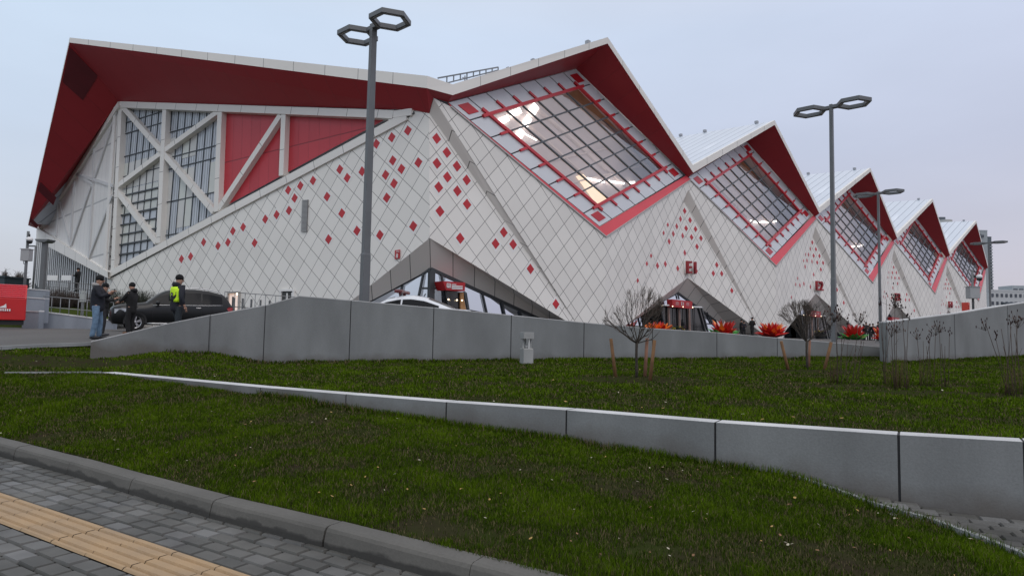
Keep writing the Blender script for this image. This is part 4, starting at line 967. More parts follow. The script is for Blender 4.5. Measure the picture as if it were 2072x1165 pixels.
TU=[Vector((1.017,6.386,0)),Vector((1.138,5.93,0)),Vector((1.423,5.0,0))]; TO=TU[0]
kq=Vector((1.609,6.895,0))                       # kerb foot
def acr(c): return (c-kq).dot(kx)                # distance from the kerb foot line
wt0=(TO-kq).dot(kx); wt1=wt0+.385
wt0=((TU[0]-kq).dot(kx)+(TU[2]-kq).dot(kx))/2; wt1=wt0+.40
LV=.155; nrow=max(1,round(wt0/LV)); LV=wt0/nrow
paving('pavement',Vector((kq.x,kq.y,0)),kd,kx,(-80,30),(0,nrow),.235,LV,lambda c:ZS,lambda c:False,1)
paving('pavement',Vector((kq.x,kq.y,0))+kx*wt1,kd,kx,(-80,30),(0,30),.235,.155,lambda c:ZS,lambda c:False,2)
mb=MB(); o_=Vector((kq.x,kq.y,ZS-.026))+kx*-.1; mb.face([o_-kd*25,o_+kd*8,o_+kd*8+kx*8,o_-kd*25+kx*8]); tag(mb.build('pavement_bed',mat('joint_sand',(.035,.034,.03),.95,.2,8)),kind='structure')
tac=empty('tactile_strip',(TU[1].x,TU[1].y,ZS),'row of sand coloured ribbed tactile slabs set in the grey brick pavement','tactile paving')
tm=mat('tactile_slab',(.42,.28,.15),.8,0,2.6,.35,col2=(.33,.235,.145),bscale=40,detail=9)
smn=(TU[0]-kq).dot(kd)
for i in range(-34,10):
    a=smn+.485*i; mb=MB(); w=wt1-wt0-.012; l_=.485-.008; o0=Vector((kq.x,kq.y,ZS))+kd*a+kx*(wt0+.006); jz=random.uniform(-.002,.002)
    prof=[(0,-.014),(.010,.006)]
    for r_ in range(4):
        c=.05+r_*.092; prof+=[(c-.002,.006),(c+.008,-.010),(c+.024,-.010),(c+.034,.006)]
    prof+=[(w-.012,.004),(w,-.01)]
    V=[];
    for t in (0,1):
        for (x,z) in prof: V.append(o0+kd*(l_*t)+kx*x+Vector((0,0,z+jz+.002)))
    k=len(prof); mb.mesh(V,[(j,j+1,k+j+1,k+j) for j in range(k-1)]); put(mb,'tactile_slab',tm,tac,root=tac)
# brick path at the foot of the low wall, lower right
pq=path_edge[0]; pdv=(path_edge[2]-path_edge[0]); 
wd=(base[6]-base[5]); wd.z=0; wd.normalize(); wx=Vector((wd.y,-wd.x,0)); wx=wx if wx.dot(fwd)<0 else -wx
pe2=[(p.x,p.y) for p in path_edge]
def below(c):  # keep only the stones on the wall side of the path edge
    best=None
    for (a,b) in zip(pe2,pe2[1:]):
        l2=(b[0]-a[0])**2+(b[1]-a[1])**2; t=((c.x-a[0])*(b[0]-a[0])+(c.y-a[1])*(b[1]-a[1]))/l2; tc_=max(0,min(1,t))
        d=math.hypot(c.x-a[0]-tc_*(b[0]-a[0]),c.y-a[1]-tc_*(b[1]-a[1])); cr=((b[0]-a[0])*(c.y-a[1])-(b[1]-a[1])*(c.x-a[0]))/math.sqrt(l2)
        if best is None or d<best[0]: best=(d,cr,t)
    return best[1]<-.03 or (best[1]<.4 and best[2]<0 )
zp=lambda c: -1.46-.19*max(0,min(1,((c-Vector(path_edge[0])).dot(wd))/1.6))
paving('path',Vector((base[5].x,base[5].y,0)),wd,wx,(0,34),(0,20),.235,.155,zp,below,4)
mb=MB(); A=[Vector((p.x,p.y,0)) for p in base[5:]]; 
pe3=[Vector((p.x,p.y,0)) for p in path_edge]
for i in range(24):
    def pr_(t,P):
        n_=len(P)-1; j=min(int(t*n_),n_-1); return P[j].lerp(P[j+1],t*n_-j)
    a,b=pr_(i/24,A),pr_((i+1)/24,A); c,d=pr_((i+1)/24,pe3),pr_(i/24,pe3)
    q=[Vector((v.x,v.y,zp(v)-.06)) for v in (a,b,c,d)]; mb.face(q)
tag(mb.build('path_bed',MATS['joint_sand']),kind='structure')
mb=MB(); 
for a,b in zip(path_edge,path_edge[1:]): mb.bar(a+Vector((0,0,.012)),b+Vector((0,0,.012)),.05,.08,(0,0,1))
tag(mb.build('path_edging',MATS['edging_concrete']),'narrow concrete edging between the lower lawn and the brick path','edging')
# ================================================================ THINGS
def gz_plaza(P): return zplaza(Vector((P.x,P.y,0)).dot(Vector((fwd.x,fwd.y,0)).normalized()*1.0))
def solve_z(px,D): # point on the plaza at picture column px and depth D
    P=atd(px,660,D); z=zplaza(D); return Vector((P.x,P.y,z))
def at_col(px,D,z):
    # point of height z at depth D in picture column px
    P=atd(px,650,D); lo=P
    for _ in range(4):
        x,y,d=proj((P.x,P.y,z)); P=P+RT*((px-x)/F*d)+Vector((fwd.x,fwd.y,0))*(D-d)
    return Vector((P.x,P.y,z))
RIGHT=math.atan2(rt.y,rt.x); LEFT=RIGHT+math.pi
# ---- street lamps
ARM=Vector((.12,-1,0)).normalized()
def make_lamp(loc,H,label,r=.145,arm=ARM):
    root=empty('street_lamp',tuple(loc),label,'street lamp','tall lamps with hexagonal ring heads')
    mb=MB(); w=r
    def sec(z,w): return [Vector((x,y,z)) for x,y in ((-w,-w*.7),(w,-w*.7),(w,w*.7),(-w,w*.7))]
    A=sec(0,w*1.12)+sec(H*.27,w*1.12)+sec(H*.275,w)+sec(H,w*.86); Fs=[]
    for l in range(3):
        for i in range(4): Fs.append((l*4+i,l*4+(i+1)%4,l*4+4+(i+1)%4,l*4+4+i))
    Fs.append((12,13,14,15)); mb.mesh(A,Fs); az_=math.atan2(arm.y,arm.x); Rm=Matrix.Rotation(az_+math.pi/2,3,'Z'); mb.v=[tuple(Rm@Vector(v)) for v in mb.v]
    mb.build('pole',lamp_grey,root,bevel=.012)
    mb=MB(); mb.box((0,0,.02),(.5,.5,.04)); mb.build('base_plate',lamp_grey,root)
    for sg in (1,-1):
        mb=MB(); c=arm*sg*.80+Vector((0,0,H-.12+(0.02 if sg>0 else 0)))
        hx=[];side=Vector((-arm.y,arm.x,0))
        for i in range(6):
            a=i*math.pi/3+math.pi; hx.append((arm*sg*math.cos(a)+side*math.sin(a)))
        V=[];R1,R2=.63,.47
        for h in hx:
            V+= [c+h*R1+Vector((0,0,-.075)),c+h*R1+Vector((0,0,.075)),c+h*R2+Vector((0,0,.075)),c+h*R2+Vector((0,0,-.075))]
        Fs=[]
        for i in range(6):
            j=(i+1)%6
            for k in range(4): k2=(k+1)%4; Fs.append((i*4+k,j*4+k,j*4+k2,i*4+k2))
        mb.mesh(V,Fs); mb.bar(c-arm*sg*.78,c-arm*sg*.55,.20,.13,(0,0,1))
        o=mb.build('lamp_head',lamp_grey,root,bevel=.01)
        mb=MB()
        for i in range(6):
            a_,b_=c+hx[i]*.55-Vector((0,0,.078)),c+hx[(i+1)%6]*.55-Vector((0,0,.078)); t_=(b_-a_)*.12; mb.bar(a_+t_,b_-t_,.07,.012,(0,0,1))
        mb.build('diffuser',mat('lamp_diffuser',(.30,.30,.29),.4),o)
    return root
def lamp_from_px(x_base,y_ref,y_top,x_ref,D,label,**k):
    P=at_col(x_ref,D,0); z=zplaza(D); top=vert_on((P.x,P.y,0),y_top)
    return make_lamp((P.x,P.y,z),top-z,label,**k)
lamp_from_px(0,0,50,735,19.1,'nearest tall street lamp with two hexagonal rings, behind the wall beside the white car',r=.112)
lamp_from_px(0,0,212,1688,24.8,'tall grey street lamp with two hexagonal rings, behind the second small bare tree',r=.102)
lamp_from_px(0,0,388,1782,39.6,'grey hexagonal ring street lamp just left of the right hand ramp wall',r=.10)
lamp_from_px(0,0,489,2006,59.4,'small distant hexagonal ring street lamp in front of the grey tower block',r=.115)
def short_lamp(px,D,ytop,label):
    P=at_col(px,D,0); z=zplaza(D); H=vert_on((P.x,P.y,0),ytop)-z
    return make_lamp((P.x,P.y,z),H,label,r=.17,arm=Vector((rt.x,rt.y,0)).normalized())
P=at_col(80,34,zplaza(34)); H_=vert_on(P,487)-P.z; root=empty('street_lamp',tuple(P),'short thick grey lamp post with flat head in front of the slatted wall','street lamp')
mb=MB(); mb.box((0,0,H_/2),(.22,.22,H_),RIGHT); mb.build('pole',lamp_grey,root,bevel=.02)
mb=MB(); V=[]
for x_,z_ in ((-.36,0),(.36,0),(.30,-.10),(.17,-.16),(-.17,-.16),(-.30,-.10)):
    V.append((x_,z_))
rx_=Vector((rt.x,rt.y,0)); fy_=Vector((fwd.x,fwd.y,0)).normalized()
mb.prism([rx_*x_+Vector((0,0,H_+z_+.05))-fy_*.3 for x_,z_ in V],fy_,.6); mb.build('lamp_head',lamp_grey,root,bevel=.01)
# ---- bollard light
def bollard():
    P=atz(1065,739,-.95); root=empty('bollard_light',tuple(P),'short grey square bollard light standing on the lawn before the long wall','light')
    D=P.dot(fwd); H=vert_on(P,672.)-P.z; w=.30; az_=yaw; m=concrete_mat('bollard_concrete',(.36,.365,.36))
    def bx_(nm,c,d,mm,par): mb=MB(); mb.box(c,d,-.35); return mb.build(nm,mm,par,bevel=.006)
    bx_('post',(0,0,H*.24),(w*.95,w*.95,H*.48),m,root)
    bx_('cap',(0,0,H*.90),(w,w,H*.2),m,root)
    for c in ((-.11,0),(.11,0),(0,.12)):
        mb=MB(); R_=Matrix.Rotation(-.35,3,'Z'); q=R_@Vector((c[0],c[1],0)); mb.box((q.x,q.y,H*.64),(.05,.05,H*.34),-.35); mb.build('strut',m,root)
    mb=MB(); R_=Matrix.Rotation(-.35,3,'Z'); q=R_@Vector((.02,-.11,0)); mb.box((q.x,q.y,H*.64),(.02,.03,H*.34),-.35); mb.build('strut',pale_rim,root)
    bx_('light_bowl',(0,0,H*.50),(w*.9,w*.9,.03),mat('bowl',(.5,.5,.48),.3),root)
    mb=MB(); mb.tube([(0,0,H*.52),(0,0,H*.6)],.06,10); mb.build('lens',mat('lens',(.3,.3,.3),.2),root)
bollard()
# ---- bare round trees
bark=mat('bark',(.045,.036,.028),.9,.3,20); twig=mat('twig',(.085,.066,.052),.85,.25,9); stake_m=mat('stake_wood',(.19,.098,.042),.8,.25,4,.3); stake_p=mat('stake_pink',(.25,.125,.08),.8,.25,4)
def tree(base,H,R,fork,seed,label,lean=0,ex=0.):
    r=random.Random(seed); root=empty('tree',tuple(base),label,'tree','small round bare trees')
    mb=MB(); mb.tube([(0,0,-.05),(.004,0,fork*.3),(-.006,.004,fork*.65),(0,0,fork)],[.034,.029,.026,.030],9); mb.build('trunk',bark,root)
    mb=MB(); C=Vector((ex,0,fork+(H-fork)*.48)); Rz=(H-fork)*.56
    def inside(p): q=p-C; return (q.x/R)**2+(q.y/R)**2+(q.z/Rz)**2
    def grow(p,d,l,rad,depth):
        pts=[p];rr=[rad]; n=4 if depth<3 else 3
        for i in range(n):
            d=(d+Vector((r.gauss(0,.10),r.gauss(0,.10),r.gauss(.07,.07)))).normalized(); p=p+d*(l/n)
            if inside(p)>1.05+.25*r.random() and depth>0: break
            pts.append(p); rr.append(rad*(1-.45*(i+1)/n))
        if len(pts)<2: return
        mb.tube(pts,rr,3 if depth>1 else 6,0 if depth<2 else 1,caps=False)
        if depth>=4: return
        nb=r.choice((2,3)) if depth>0 else 3
        for k in range(nb+(1 if depth<3 else 0)):
            t=1 if k<2 else r.uniform(.35,.95); q=pts[min(len(pts)-1,int(round(t*(len(pts)-1))))]
            a=r.uniform(.22,.55); ax=Vector((r.gauss(0,1),r.gauss(0,1),r.gauss(0,1))).normalized()
            nd=(Matrix.Rotation(a*(1 if r.random()<.5 else -1),3,ax)@d).normalized(); out_=(q-C); nd=(nd+out_.normalized()*.22+Vector((0,0,.08))).normalized()
            grow(q,nd,l*r.uniform(.68,.95),max(.0028,rr[-1]*.88),depth+1)
    for k in range(12):
        a=k*2.399+r.uniform(-.2,.2); el=r.uniform(.08,1.4); grow(Vector((0,0,fork-.02)),Vector((math.cos(a)*math.cos(el),math.sin(a)*math.cos(el),math.sin(el))),(H-fork)*.36,.0145,0)
    mb.build('crown',[bark,twig],root,recalc=False)
    return root
t1=atz(1288,768,-.95); H1=vert_on(t1,583)-t1.z; F1_=vert_on(t1,692)-t1.z
tree(t1,H1,.60,F1_,3,'nearer small bare tree with round twiggy crown, in front of the first entrance',ex=-.05)
t2=atz(1633,750,-.87); H2=vert_on(t2,610)-t2.z; F2_=vert_on(t2,690)-t2.z
tree(t2,H2,.62,F2_,8,'farther small bare tree with round twiggy crown, left of the second lamp post',ex=-.15)
def stake(a,b,Dz,lab,m,w=.036):
    """a: foot pixel on the lawn, b: top pixel, seen at about the same depth"""
    P=atz(a[0],a[1],Dz); D=P.dot(fwd); Q=atd(b[0],b[1],D); root=Vector(P)
    mb=MB(); mb.tube([Vector((0,0,-.08)),Q-P],[w,w*.92],8); o=mb.build('wooden_stake',m); o.location=P; tag(o,lab,'stake','wooden stakes around the small trees'); return o
stake((1247,766),(1236,685),-.95,'dark wooden stake leaning left of the larger bare tree',stake_m)
stake((1304,767),(1309.5,684),-.95,'upright wooden stake directly right of the larger bare tree trunk',stake_p)
stake((1314,773),(1324.5,688),-.95,'wooden stake farthest right of the larger bare tree, leaning outwards',stake_m)
stake((1597,750),(1580.5,690),-.87,'wooden stake leaning left of the farther bare tree',stake_m,.04)
stake((1636,747),(1638.5,688),-.87,'reddish upright stake just behind the trunk of the farther bare tree',stake_p,.035)
stake((1665,752),(1682,692),-.87,'wooden stake leaning right between the farther bare tree and the lamp post',stake_m,.042)
# ---- dry flower stalks
stalk_m=mat('dry_stalk',(.055,.035,.025),.85,.2,8); stalk_b=mat('basal_stem',(.075,.042,.020),.85,.2,8); head_m=mat('seed_head',(.030,.012,.012),.9,.3,10); head_b=mat('brown_head',(.10,.045,.03),.9,.3,10)
def plant(base,stalks,label,seed,z,basal=0,bw=.2):
    r=random.Random(seed); P=atz(base[0],base[1],z); D=P.dot(fwd); root=empty('dry_plant',tuple(P),label,'plant','dry flower stalks in the lawn')
    ms=MB(); mh=MB()
    for (bx,tx,ty,kind) in stalks:
        b=atz(bx,base[1],z)+Vector((fwd.x,fwd.y,0))*r.uniform(-.15,.15); t=atd(tx,ty,b.dot(fwd)+r.uniform(-.2,.2)); b=b-P; t=t-P; b.z=-.02
        mid=b.lerp(t,.5)+RT*r.uniform(-.03,.03); ms.tube([b,b.lerp(t,.25)+RT*r.uniform(-.015,.015),mid,t],[.0065,.0055,.005,.0035],5)
        if kind==0: # pointed spike of a few pods
            for i in range(7): q=t+Vector((r.gauss(0,.016),r.gauss(0,.016),r.uniform(-.03,.12))); mh.ball(q,.014*(1-.35*i/7),6,4,0,(.75,.75,2.0))
        elif kind==1: # loose cluster with side twigs
            for i in range(11):
                q=t+RT*r.gauss(0,.07)+UP*r.uniform(-.08,.10)+fwd*r.gauss(0,.05); ms.tube([t-Vector((0,0,.12)),q],[.0028,.002],3); mh.ball(q,.011,6,4,0 if r.random()<.8 else 1,(.7,.7,2.2))
        elif kind==2:
            for i in range(26):
                q=t+RT*r.gauss(0,.09)+UP*r.gauss(0,.085)+fwd*r.gauss(0,.06); ms.tube([t-Vector((0,0,.14)),q],[.003,.002],3); mh.ball(q,.012,6,4,r.choice((0,0,1)),(.8,.8,1.8))
        # small side twig
        if r.random()<.5: q=b.lerp(t,r.uniform(.35,.6)); ms.tube([q,q+RT*r.uniform(-.12,.12)+UP*.12],[.003,.002],3)
    ms.build('stems',stalk_m,root,recalc=False)
    if mh.v: mh.build('seed_heads',[head_m,head_b],root,recalc=False)
    if basal:
        mb=MB()
        for i in range(basal):
            b=RT*r.gauss(0,bw*.6)+fwd*r.gauss(0,.08); b.z=0; t=b+RT*r.gauss(0,.05)+Vector((0,0,r.uniform(.25,.62))); mb.tube([b,t],[.004,.002],3)
        mb.build('basal_stems',stalk_b,root,recalc=False)
plant((1691,784),[(1690,1688,636,2),(1693,1692,628,0),(1697,1701,634,1),(1700,1715,655,0),(1705,1727,700,3),(1709,1733,706,3),(1712,1744,690,3),(1686,1676,712,3)],'clump of tall dry stalks with dark seed heads beside the second lamp post',1,-.95,26,.12)
plant((1733,780),[(1722,1716,690,3),(1729,1738,645,1),(1735,1742,640,1),(1738,1748,690,3)],'loose dry stalks with branching heads right of the second lamp post',2,-.95,8,.14)
plant((1795,785),[(1788,1780,614,0),(1793,1794,605,3),(1797,1800,680,3),(1791,1786,650,3)],'thin tall dry stalks at the near end of the ramp wall',3,-.95,8,.1)
plant((1815,792),[(1806,1803,668,1),(1811,1811,607,2),(1816,1814,660,1),(1822,1825,628,0),(1829,1838,642,0),(1833,1833,700,3)],'dense tuft of tall brown stalks with a big brown seed cluster before the ramp wall',4,-.95,44,.15)
plant((1869,784),[(1864,1855,675,1),(1867,1868,690,3),(1871,1884,676,0),(1873,1880,690,0),(1868,1875,700,3)],'dry stalks with small dark heads left of the first ramp wall joint',5,-.93,10,.12)
plant((1896,786),[(1896,1893,666,1),(1898,1900,660,1),(1910,1905,695,3),(1914,1912,700,3),(1924,1921,675,0)],'dry stalks with paired dark heads just left of the first ramp wall joint',6,-.93,10,.2)
plant((2044,806),[(2040,1994,654,1),(2041,2015,684,0),(2042,2026,665,3),(2046,2044,652,0),(2047,2046,660,3),(2043,2030,700,3)],'tall leaning dry stalks in bare soil near the right edge',7,-.95,24,.16)
plant((2060,802),[(2062,2055,640,1),(2064,2059,650,1),(2063,2053,675,3)],'tall dry stalk with dark pods at the far right edge',8,-.95,16,.12)

# ---- people
def skinned(name,pts,edges,rads,m,parent,sub=2,root=0):
    me=bpy.data.meshes.new(name); me.from_pydata([tuple(p) for p in pts],edges,[]); o=bpy.data.objects.new(name,me); COL.objects.link(o)
    o.modifiers.new('skin','SKIN'); 
    for i,rr in enumerate(rads): v=me.skin_vertices[0].data[i]; v.radius=(rr if isinstance(rr,tuple) else (rr,rr)); v.use_root=(i==root)
    s=o.modifiers.new('sub','SUBSURF'); s.levels=sub; s.render_levels=sub
    dg=bpy.context.evaluated_depsgraph_get(); me2=bpy.data.meshes.new_from_object(o.evaluated_get(dg)); bpy.data.objects.remove(o); bpy.data.meshes.remove(me)
    me2.name=name; me2.materials.clear(); me2.materials.append(m)
    for p in me2.polygons: p.use_smooth=True
    o=bpy.data.objects.new(name,me2); COL.objects.link(o); o.parent=parent; return o
skin_m=mat('skin',(.42,.24,.17),.6,.05,20)
navy=mat('navy_jacket',(.012,.014,.022),.8,.25,12,.5); blk=mat('black_cloth',(.009,.009,.010),.85,.3,12,.5); blk2=mat('charcoal_cloth',(.020,.020,.022),.85,.3,12,.4)
jeans=mat('jeans',(.13,.21,.31),.85,.35,9,.4); shoe=mat('black_shoe',(.010,.010,.012),.5); brown_shoe=mat('brown_shoe',(.16,.07,.03),.6); hat_m=mat('knit_hat',(.008,.008,.009),.95,.3,40,.6); grey_hood=mat('grey_hood',(.35,.34,.33),.9)
def person(loc,rz,H,label,top,legs_m,shoes_m,hat=hat_m,hands=((.32,.16,1.22),(.32,-.10,1.20)),stride=.0,group=None,extra=None,detail=True,lean=0.,coat=.0,head=skin_m,wide=1.):
    """x forward, y to the person's left"""
    root=empty('person',tuple(loc),label,'person',group,rz); s=H/1.78
    def v(x,y,z): return Vector(((x+lean*z*z*.05)*s,y*s,z*s))
    hip=v(0,0,.95); 
    fl,fr=v(stride,.11,.08),v(-stride,-.11,.08); kl,kr=v(stride*.62+.03,.105,.50),v(-stride*.35+.03,-.105,.50)
    # continuous body: pelvis, spine, neck, head, arms, hands, legs
    sh=1.43; 
    def arm(side,h):
        S=v(0,side*.175,sh); Hd=v(*h); d=Hd-S; Lm=.56*s
        if d.length>Lm: Hd=S+d.normalized()*Lm
        d=Hd-S; mid=S+d*.5; hgt=math.sqrt(max(.0004,(.29*s)**2-(d.length/2)**2)); dn=Vector((-.25,side*.35,-1)).normalized(); dn=(dn-d.normalized()*dn.dot(d.normalized())).normalized(); return S,mid+dn*hgt,Hd
    SL,EL,HL=arm(1,hands[0]); SR,ER,HR=arm(-1,hands[1])
    pts=[hip,v(0,0,1.12),v(0,0,1.33),v(.01,0,1.50),v(.015,0,1.58),v(.03,0,1.66),
         SL,EL,HL,SR,ER,HR, v(0,.10,.90),kl,fl,v(0,-.10,.90),kr,fr]
    ed=[(0,1),(1,2),(2,3),(3,4),(4,5),(2,6),(6,7),(7,8),(2,9),(9,10),(10,11),(0,12),(12,13),(13,14),(0,15),(15,16),(16,17)]
    rd=[.07,.07,.08,.055,.082,.108,.045,.036,.03,.045,.036,.03,.06,.045,.035,.06,.045,.035]
    skinned('body',pts,ed,[r*s for r in rd],head,root,2)
    # jacket
    jb=.74-coat; pts=[v(0,0,jb),v(0,0,1.10),v(0,0,1.32),v(-.01,0,1.45),v(.0,0,1.52),SL,EL,HL.lerp(EL,.22),SR,ER,HR.lerp(ER,.22)]
    ed=[(0,1),(1,2),(2,3),(3,4),(2,5),(5,6),(6,7),(2,8),(8,9),(9,10)]
    rd=[(.17*wide,.135),(.175*wide,.14),(.19*wide,.14),(.12,.11),(.08,.085),.082,.066,.052,.082,.066,.052]
    skinned('jacket',pts,ed,[(a*s,b*s) if isinstance(a,float) and isinstance(b,float) else a for a,b in [(r if isinstance(r,tuple) else (r,r)) for r in rd]],top,root,2)
    pts=[v(0,0,1.02),v(0,.09,.86),kl,fl+v(-.01,0,-.03)-v(0,0,0),v(0,-.09,.86),kr,fr+v(-.01,0,-.03)-v(0,0,0)]
    skinned('trousers',pts,[(0,1),(1,2),(2,3),(0,4),(4,5),(5,6)],[.13*s,.105*s,.078*s,.068*s,.105*s,.078*s,.068*s],legs_m,root,2)
    for f in (fl,fr):
        mb=MB(); mb.ball((f.x+.07*s,f.y,.045*s),.14*s,10,6,0,(1.05,.36,.36)); mb.build('shoe',shoes_m,root)
    hd=v(.03,0,1.655)
    mb=MB(); mb.ball(hd+v(-.008,0,.045),.108*s,14,9,0,(1.0,.86,.92)); mb.tube([hd+v(-.008,0,.018),hd+v(-.008,0,.055)],[.103*s,.104*s],14); mb.build('knit_hat',hat,root)
    if detail:
        mb=MB(); mb.ball(hd+v(.10,0,-.035),.02*s,6,5,0,(1.2,.7,1.2)); mb.build('nose',head,root)
        for side in (1,-1):
            mb=MB(); mb.ball(hd+v(.0,side*.083,-.03),.022*s,6,5,0,(.7,.5,1.3)); mb.build('ear',head,root)
            mb=MB(); mb.ball(hd+v(.088,side*.032,-.005),.011*s,6,5); mb.build('eye',blk,root)
        mb=MB(); mb.ball(hd+v(.088,0,-.075),.018*s,6,5,0,(.5,1.2,.3)); mb.build('mouth',mat('lips',(.25,.09,.08),.6),root)
        for nm,Hh,El in (('hand',HL,EL),('hand',HR,ER)):
            d=(Hh-El).normalized(); y=d.cross(Vector((0,0,1))).normalized(); mb=MB(); mb.ball(Hh+d*.03*s,.042*s,8,6,0,(1,1,.8))
            for q in range(4): a=Hh+d*.055*s+y*(.026*(q-1.5))*s; mb.tube([a,a+d*.035*s-Vector((0,0,.006)),a+d*.055*s-Vector((0,0,.03*s))],[.0095*s,.0085*s,.007*s],5)
            a=Hh+y*.035*s; mb.tube([a,a+d*.03*s+y*.012*s,a+d*.055*s],[.011*s,.010*s,.008*s],5)
            mb.build(nm,head,root)
        mb=MB(); mb.tube([v(-.05,0,1.47),v(-.06,0,1.52),v(-.05,0,1.56)],[.10*s,.115*s,.095*s],12); mb.build('hood',top if extra!='hood' else grey_hood,root)
    return root
toward=lambda px: math.atan2(RT.y,RT.x)
def on_road(px,row,D): P=at_col(px,D,zplaza(D)); return P
G1='people talking beside the black car'
P1=on_road(193,684,18.2); a1=person(P1,RIGHT+.25,1.80,'man in blue jeans, dark jacket and black knit hat lifting a phone',navy,jeans,shoe,group=G1,hands=((.34,.10,1.32),(.34,-.06,1.32)),extra='hood',wide=1.12,stride=.05)
P=Vector((P1.x,P1.y,P1.z)); ph_=Matrix.Rotation(RIGHT+.25,3,'Z')@Vector((.40,.02,1.36))
mb=MB(); mb.box((0,0,0),(.015,.075,.15)); o=mb.build('mobile_phone',mat('phone_black',(.01,.01,.012),.2),bevel=.004); o.location=P1+ph_; o.rotation_euler[2]=RIGHT+.25; tag(o,'dark phone held up at chest height by the man in blue jeans','phone')
P2=on_road(206,675,20.6); person(P2,RIGHT+.5,1.68,'person in a black coat half hidden behind the man in blue jeans',blk,blk2,mat('sneaker',(.05,.05,.055),.5),group=G1,hands=((.34,.12,1.28),(.36,-.06,1.28)),coat=.15)
P3=on_road(263,671,22.2); person(P3,LEFT-.15,1.78,'man dressed all in black with brown shoes holding papers out before the car bonnet',blk,blk,brown_shoe,group=G1,hands=((.46,.08,1.10),(.46,-.08,1.12)),wide=1.1,coat=.08)
q_=Matrix.Rotation(LEFT-.15,3,'Z')@Vector((.56,0,1.13)); mb=MB(); mb.box((0,0,0),(.21,.15,.02)); o=mb.build('folder',blk2,bevel=.003); o.location=P3+q_; o.rotation_euler=(0,-.3,LEFT-.15); tag(o,'dark folder held out by the man in black beside the car','folder')
P4=at_col(357,18.4,0); z4=vert_on((P4.x,P4.y,0),556)-1.80; P4.z=z4
P4=Vector((P4.x,P4.y,zplaza(18.4))); H4=min(1.92,vert_on((P4.x,P4.y,0),556)-P4.z)
a4=person(P4,RIGHT+1.0,H4,'guard with a bright yellow back panel on a dark jacket walking behind the wall',navy,mat('dark_trousers',(.018,.024,.030),.85,.2,8),shoe,group='guards on the plaza',hands=((.10,.30,.92),(.05,-.28,.90)),stride=.16,wide=1.15)
s4=H4/1.78
mb=MB(); 
Vp=[];nn_=7
for i in range(nn_):
    zz=1.04+.40*i/(nn_-1); wd_=.155 if i>1 else .15
    if i==nn_-1: wd_=.11
    for j in range(7): a=math.radians(180+(-66+22*j)); Vp.append(Vector((math.cos(a)*(.150+.012*(i>2)),math.sin(a)*.205*(wd_/.155),zz))*s4)
mb.mesh(Vp,[(i*7+j,i*7+j+1,(i+1)*7+j+1,(i+1)*7+j) for i in range(nn_-1) for j in range(6)],0,True)
vest=mb.build('reflective_panel',mat('hi_vis_yellow',(.62,.95,.02),.6,emit=None),a4); sd_=vest.modifiers.new('s','SOLIDIFY'); sd_.thickness=.02; sd_.offset=1
mb=MB()
for R0_,R1_,m_ in ((.0,.028,1),(.032,.06,0)):
    V=[];k_=16
    for i in range(k_):
        a=2*math.pi*i/k_
        for R_ in (R0_,R1_): V.append(Vector((-.186,math.cos(a)*R_-.02,1.24+math.sin(a)*R_))*s4)
    mb.mesh(V,[(2*i,2*i+1,(2*i+3)%(2*k_),(2*i+2)%(2*k_)) for i in range(k_)],m_)
for i in range(5): mb.box(Vector((-.185,.09-.045*i,1.09))*s4,(.01,.028,.035))
mb.build('back_emblem',[blk,mat('emblem_grey',(.3,.3,.3),.5)],vest)
# distant people
G2='distant people on the plaza by the entrances'
def far(px,D,H,rz,lab,**k): P=at_col(px,D,zplaza(D)); return person(P,rz,H,lab,k.pop('top',blk),k.pop('legs',blk2),shoe,group=G2,detail=False,**k)
far(1500,64,1.85,RIGHT,'taller of two people in black standing close together left of the first entrance pillar foot')
far(1505.5,62,1.66,LEFT+1,'shorter of two people in black standing close together between the two flower sculptures',top=navy)
far(1522,60,1.98,RIGHT+.8,'person in a long black coat walking next to the red flower sculpture',coat=.3,stride=.22,wide=1.25)
far(1748,68,1.72,LEFT,'leftmost figure in black of the group under the second lamp, beside the green leaves')
far(1753,66,1.88,LEFT+1,'tall figure in dark grey with legs apart in front of the distant group',top=blk2,stride=.12,wide=1.2)
far(1760,69,1.76,RIGHT,'figure in a dark jacket at the back of the distant group',top=navy)
far(1767,67,1.75,RIGHT+1.5,'right hand figure in black of the distant group',wide=1.2)
far(1778,60,1.78,LEFT,'lone dark figure partly behind the third lamp post')
